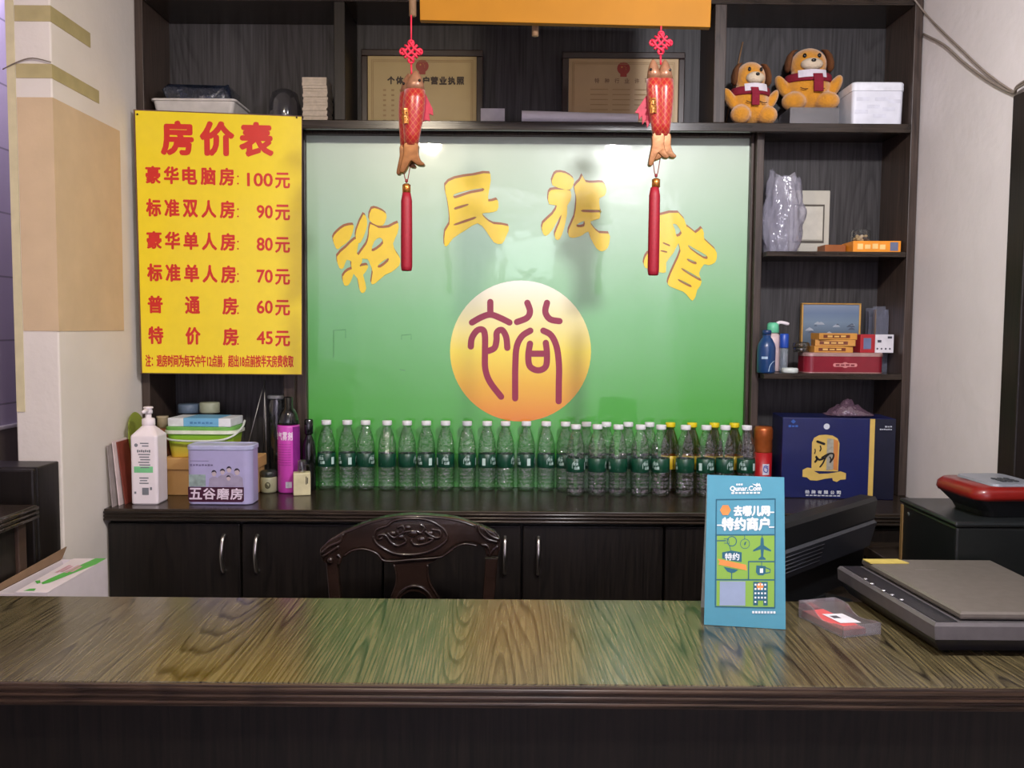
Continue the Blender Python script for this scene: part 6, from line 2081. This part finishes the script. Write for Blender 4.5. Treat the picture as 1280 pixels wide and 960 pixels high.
# ================================================================== carton at the lower left
cx0, cx1 = -1.198, -1.078
zc0 = 0.825
ca_ = thing('carton', 'white carton with green leaf print and open flap behind the counter at the left', 'carton', (-1.138, 2.13, 0))
M_CRT = pm('carton_white2', (226, 214, 220), 0.6, var=0.03)
yA, yB = 1.985, 2.285
bod = MB()
t2 = 0.004
for x0, x1, y0, y1 in ((cx0, cx1, yA, yA + t2), (cx0, cx1, yB - t2, yB), (cx0, cx0 + t2, yA + t2 + 1e-4, yB - t2 - 1e-4), (cx1 - t2, cx1, yA + t2 + 1e-4, yB - t2 - 1e-4)):
    bod.box(x0, x1, y0, y1, 0.002, zc0)
bod.box(cx0 + t2, cx1 - t2, yA + t2, yB - t2, 0.002, 0.006)
part('carton_body', bod, M_CRT, ca_, world=True)
zf = zc0 + 0.0006
fl1 = MB().add([(cx0 + 0.045, yA, zf), (cx1, yA, zf), (cx1, yB, zf), (cx0 + 0.03, yB, zf - 0.001), (cx0 + 0.045, yA, zf + 0.003), (cx1, yA, zf + 0.003), (cx1, yB, zf + 0.003), (cx0 + 0.03, yB, zf + 0.002)],
                [(0, 1, 2, 3), (4, 7, 6, 5), (0, 4, 5, 1), (1, 5, 6, 2), (2, 6, 7, 3), (3, 7, 4, 0)])
flp = part('top_flap', fl1, M_CRT, ca_, world=True)
fl2 = MB().add([(cx0, yA + 0.005, zf + 0.001), (cx0, yB, zf + 0.001), (cx0 - 0.002, yB + 0.03, zf + 0.026), (cx0 - 0.002, yA - 0.01, zf + 0.014), (cx0 - 0.003, yA + 0.005, zf + 0.001), (cx0 - 0.003, yB, zf + 0.001), (cx0 - 0.005, yB + 0.03, zf + 0.026), (cx0 - 0.005, yA - 0.01, zf + 0.014)],
                [(0, 1, 2, 3), (4, 7, 6, 5), (0, 4, 5, 1), (1, 5, 6, 2), (2, 6, 7, 3), (3, 7, 4, 0)])
part('side_flap', fl2, pm('kraft_brown', (136, 108, 84), 0.7, var=0.08), ca_, 'raised brown flap', world=True)
pz = zf + 0.0036
gm = MB()
P3 = lambda pts: [(cx0 + x * 0.705, yA + y * 0.88, pz) for x, y in pts]
gm.add(P3([(0.094, 0.085), (0.108, 0.070), (0.122, 0.085), (0.169, 0.27), (0.169, 0.338), (0.128, 0.338), (0.096, 0.12)]), [(0, 1, 2, 3, 4, 5, 6)])
gm.add(P3([(0.062, 0.10), (0.086, 0.075), (0.092, 0.084), (0.074, 0.108)]), [(0, 1, 2, 3)])
gm.add(P3([(0.085, 0.01), (0.120, 0.012), (0.112, 0.032), (0.092, 0.03)]), [(0, 1, 2, 3)])
part('leaf_print', gm, pm('leaf_green', (84, 176, 74), 0.5, var=0.06), flp, 'green leaf print', world=True)
pk_ = MB()
for i in range(2):
    marks(pk_, 2, cx0 + 0.052 + i * 0.024, yA + 0.16, cx0 + 0.073 + i * 0.024, yA + 0.23, lambda u, v: (u, v, pz + 0.0002))
part('lettering', pk_, pm('carton_pink', (206, 160, 172), 0.6), flp, world=True)

# ================================================================== cables on the right wall
M_CABLE = pm('grey_cable', (132, 120, 110), 0.55, var=0.08)
zcx = XR - 0.006
end = atX(1266, 114, zcx)
for k, (pts, r_) in enumerate((([(1157, 20), (1175, 36), (1200, 60), (1232, 90), (1266, 114)], 0.0030), ([(1158, 40), (1180, 56), (1205, 78), (1235, 100), (1266, 116)], 0.0036))):
    P_ = [atX(x, y, zcx) for x, y in pts]
    if k == 0:
        P_ = [Vector((1.245, 2.832, 2.530)), Vector((XR - 0.006, 2.826, P_[0].z + 0.012))] + P_[1:]
    else:
        P_ = [Vector((XR - 0.006, 2.830, P_[0].z))] + P_[1:]
    P_ = [Vector((min(p_.x, zcx), p_.y, p_.z)) for p_ in P_]
    P_ += [Vector((XR - 0.018, 2.27, end.z - 0.004 + 0.006 * k)), Vector((XR - 0.018, 2.18, end.z + 0.004 + 0.006 * k))]
    single('wall_cable', MB().tube(smooth2(P_, 5), r_, 8), M_CABLE, ('upper thin grey cable slung across the right wall to the door frame', 'lower thicker grey cable slung across the right wall to the door frame')[k], 'cable', 'cables on the right wall')
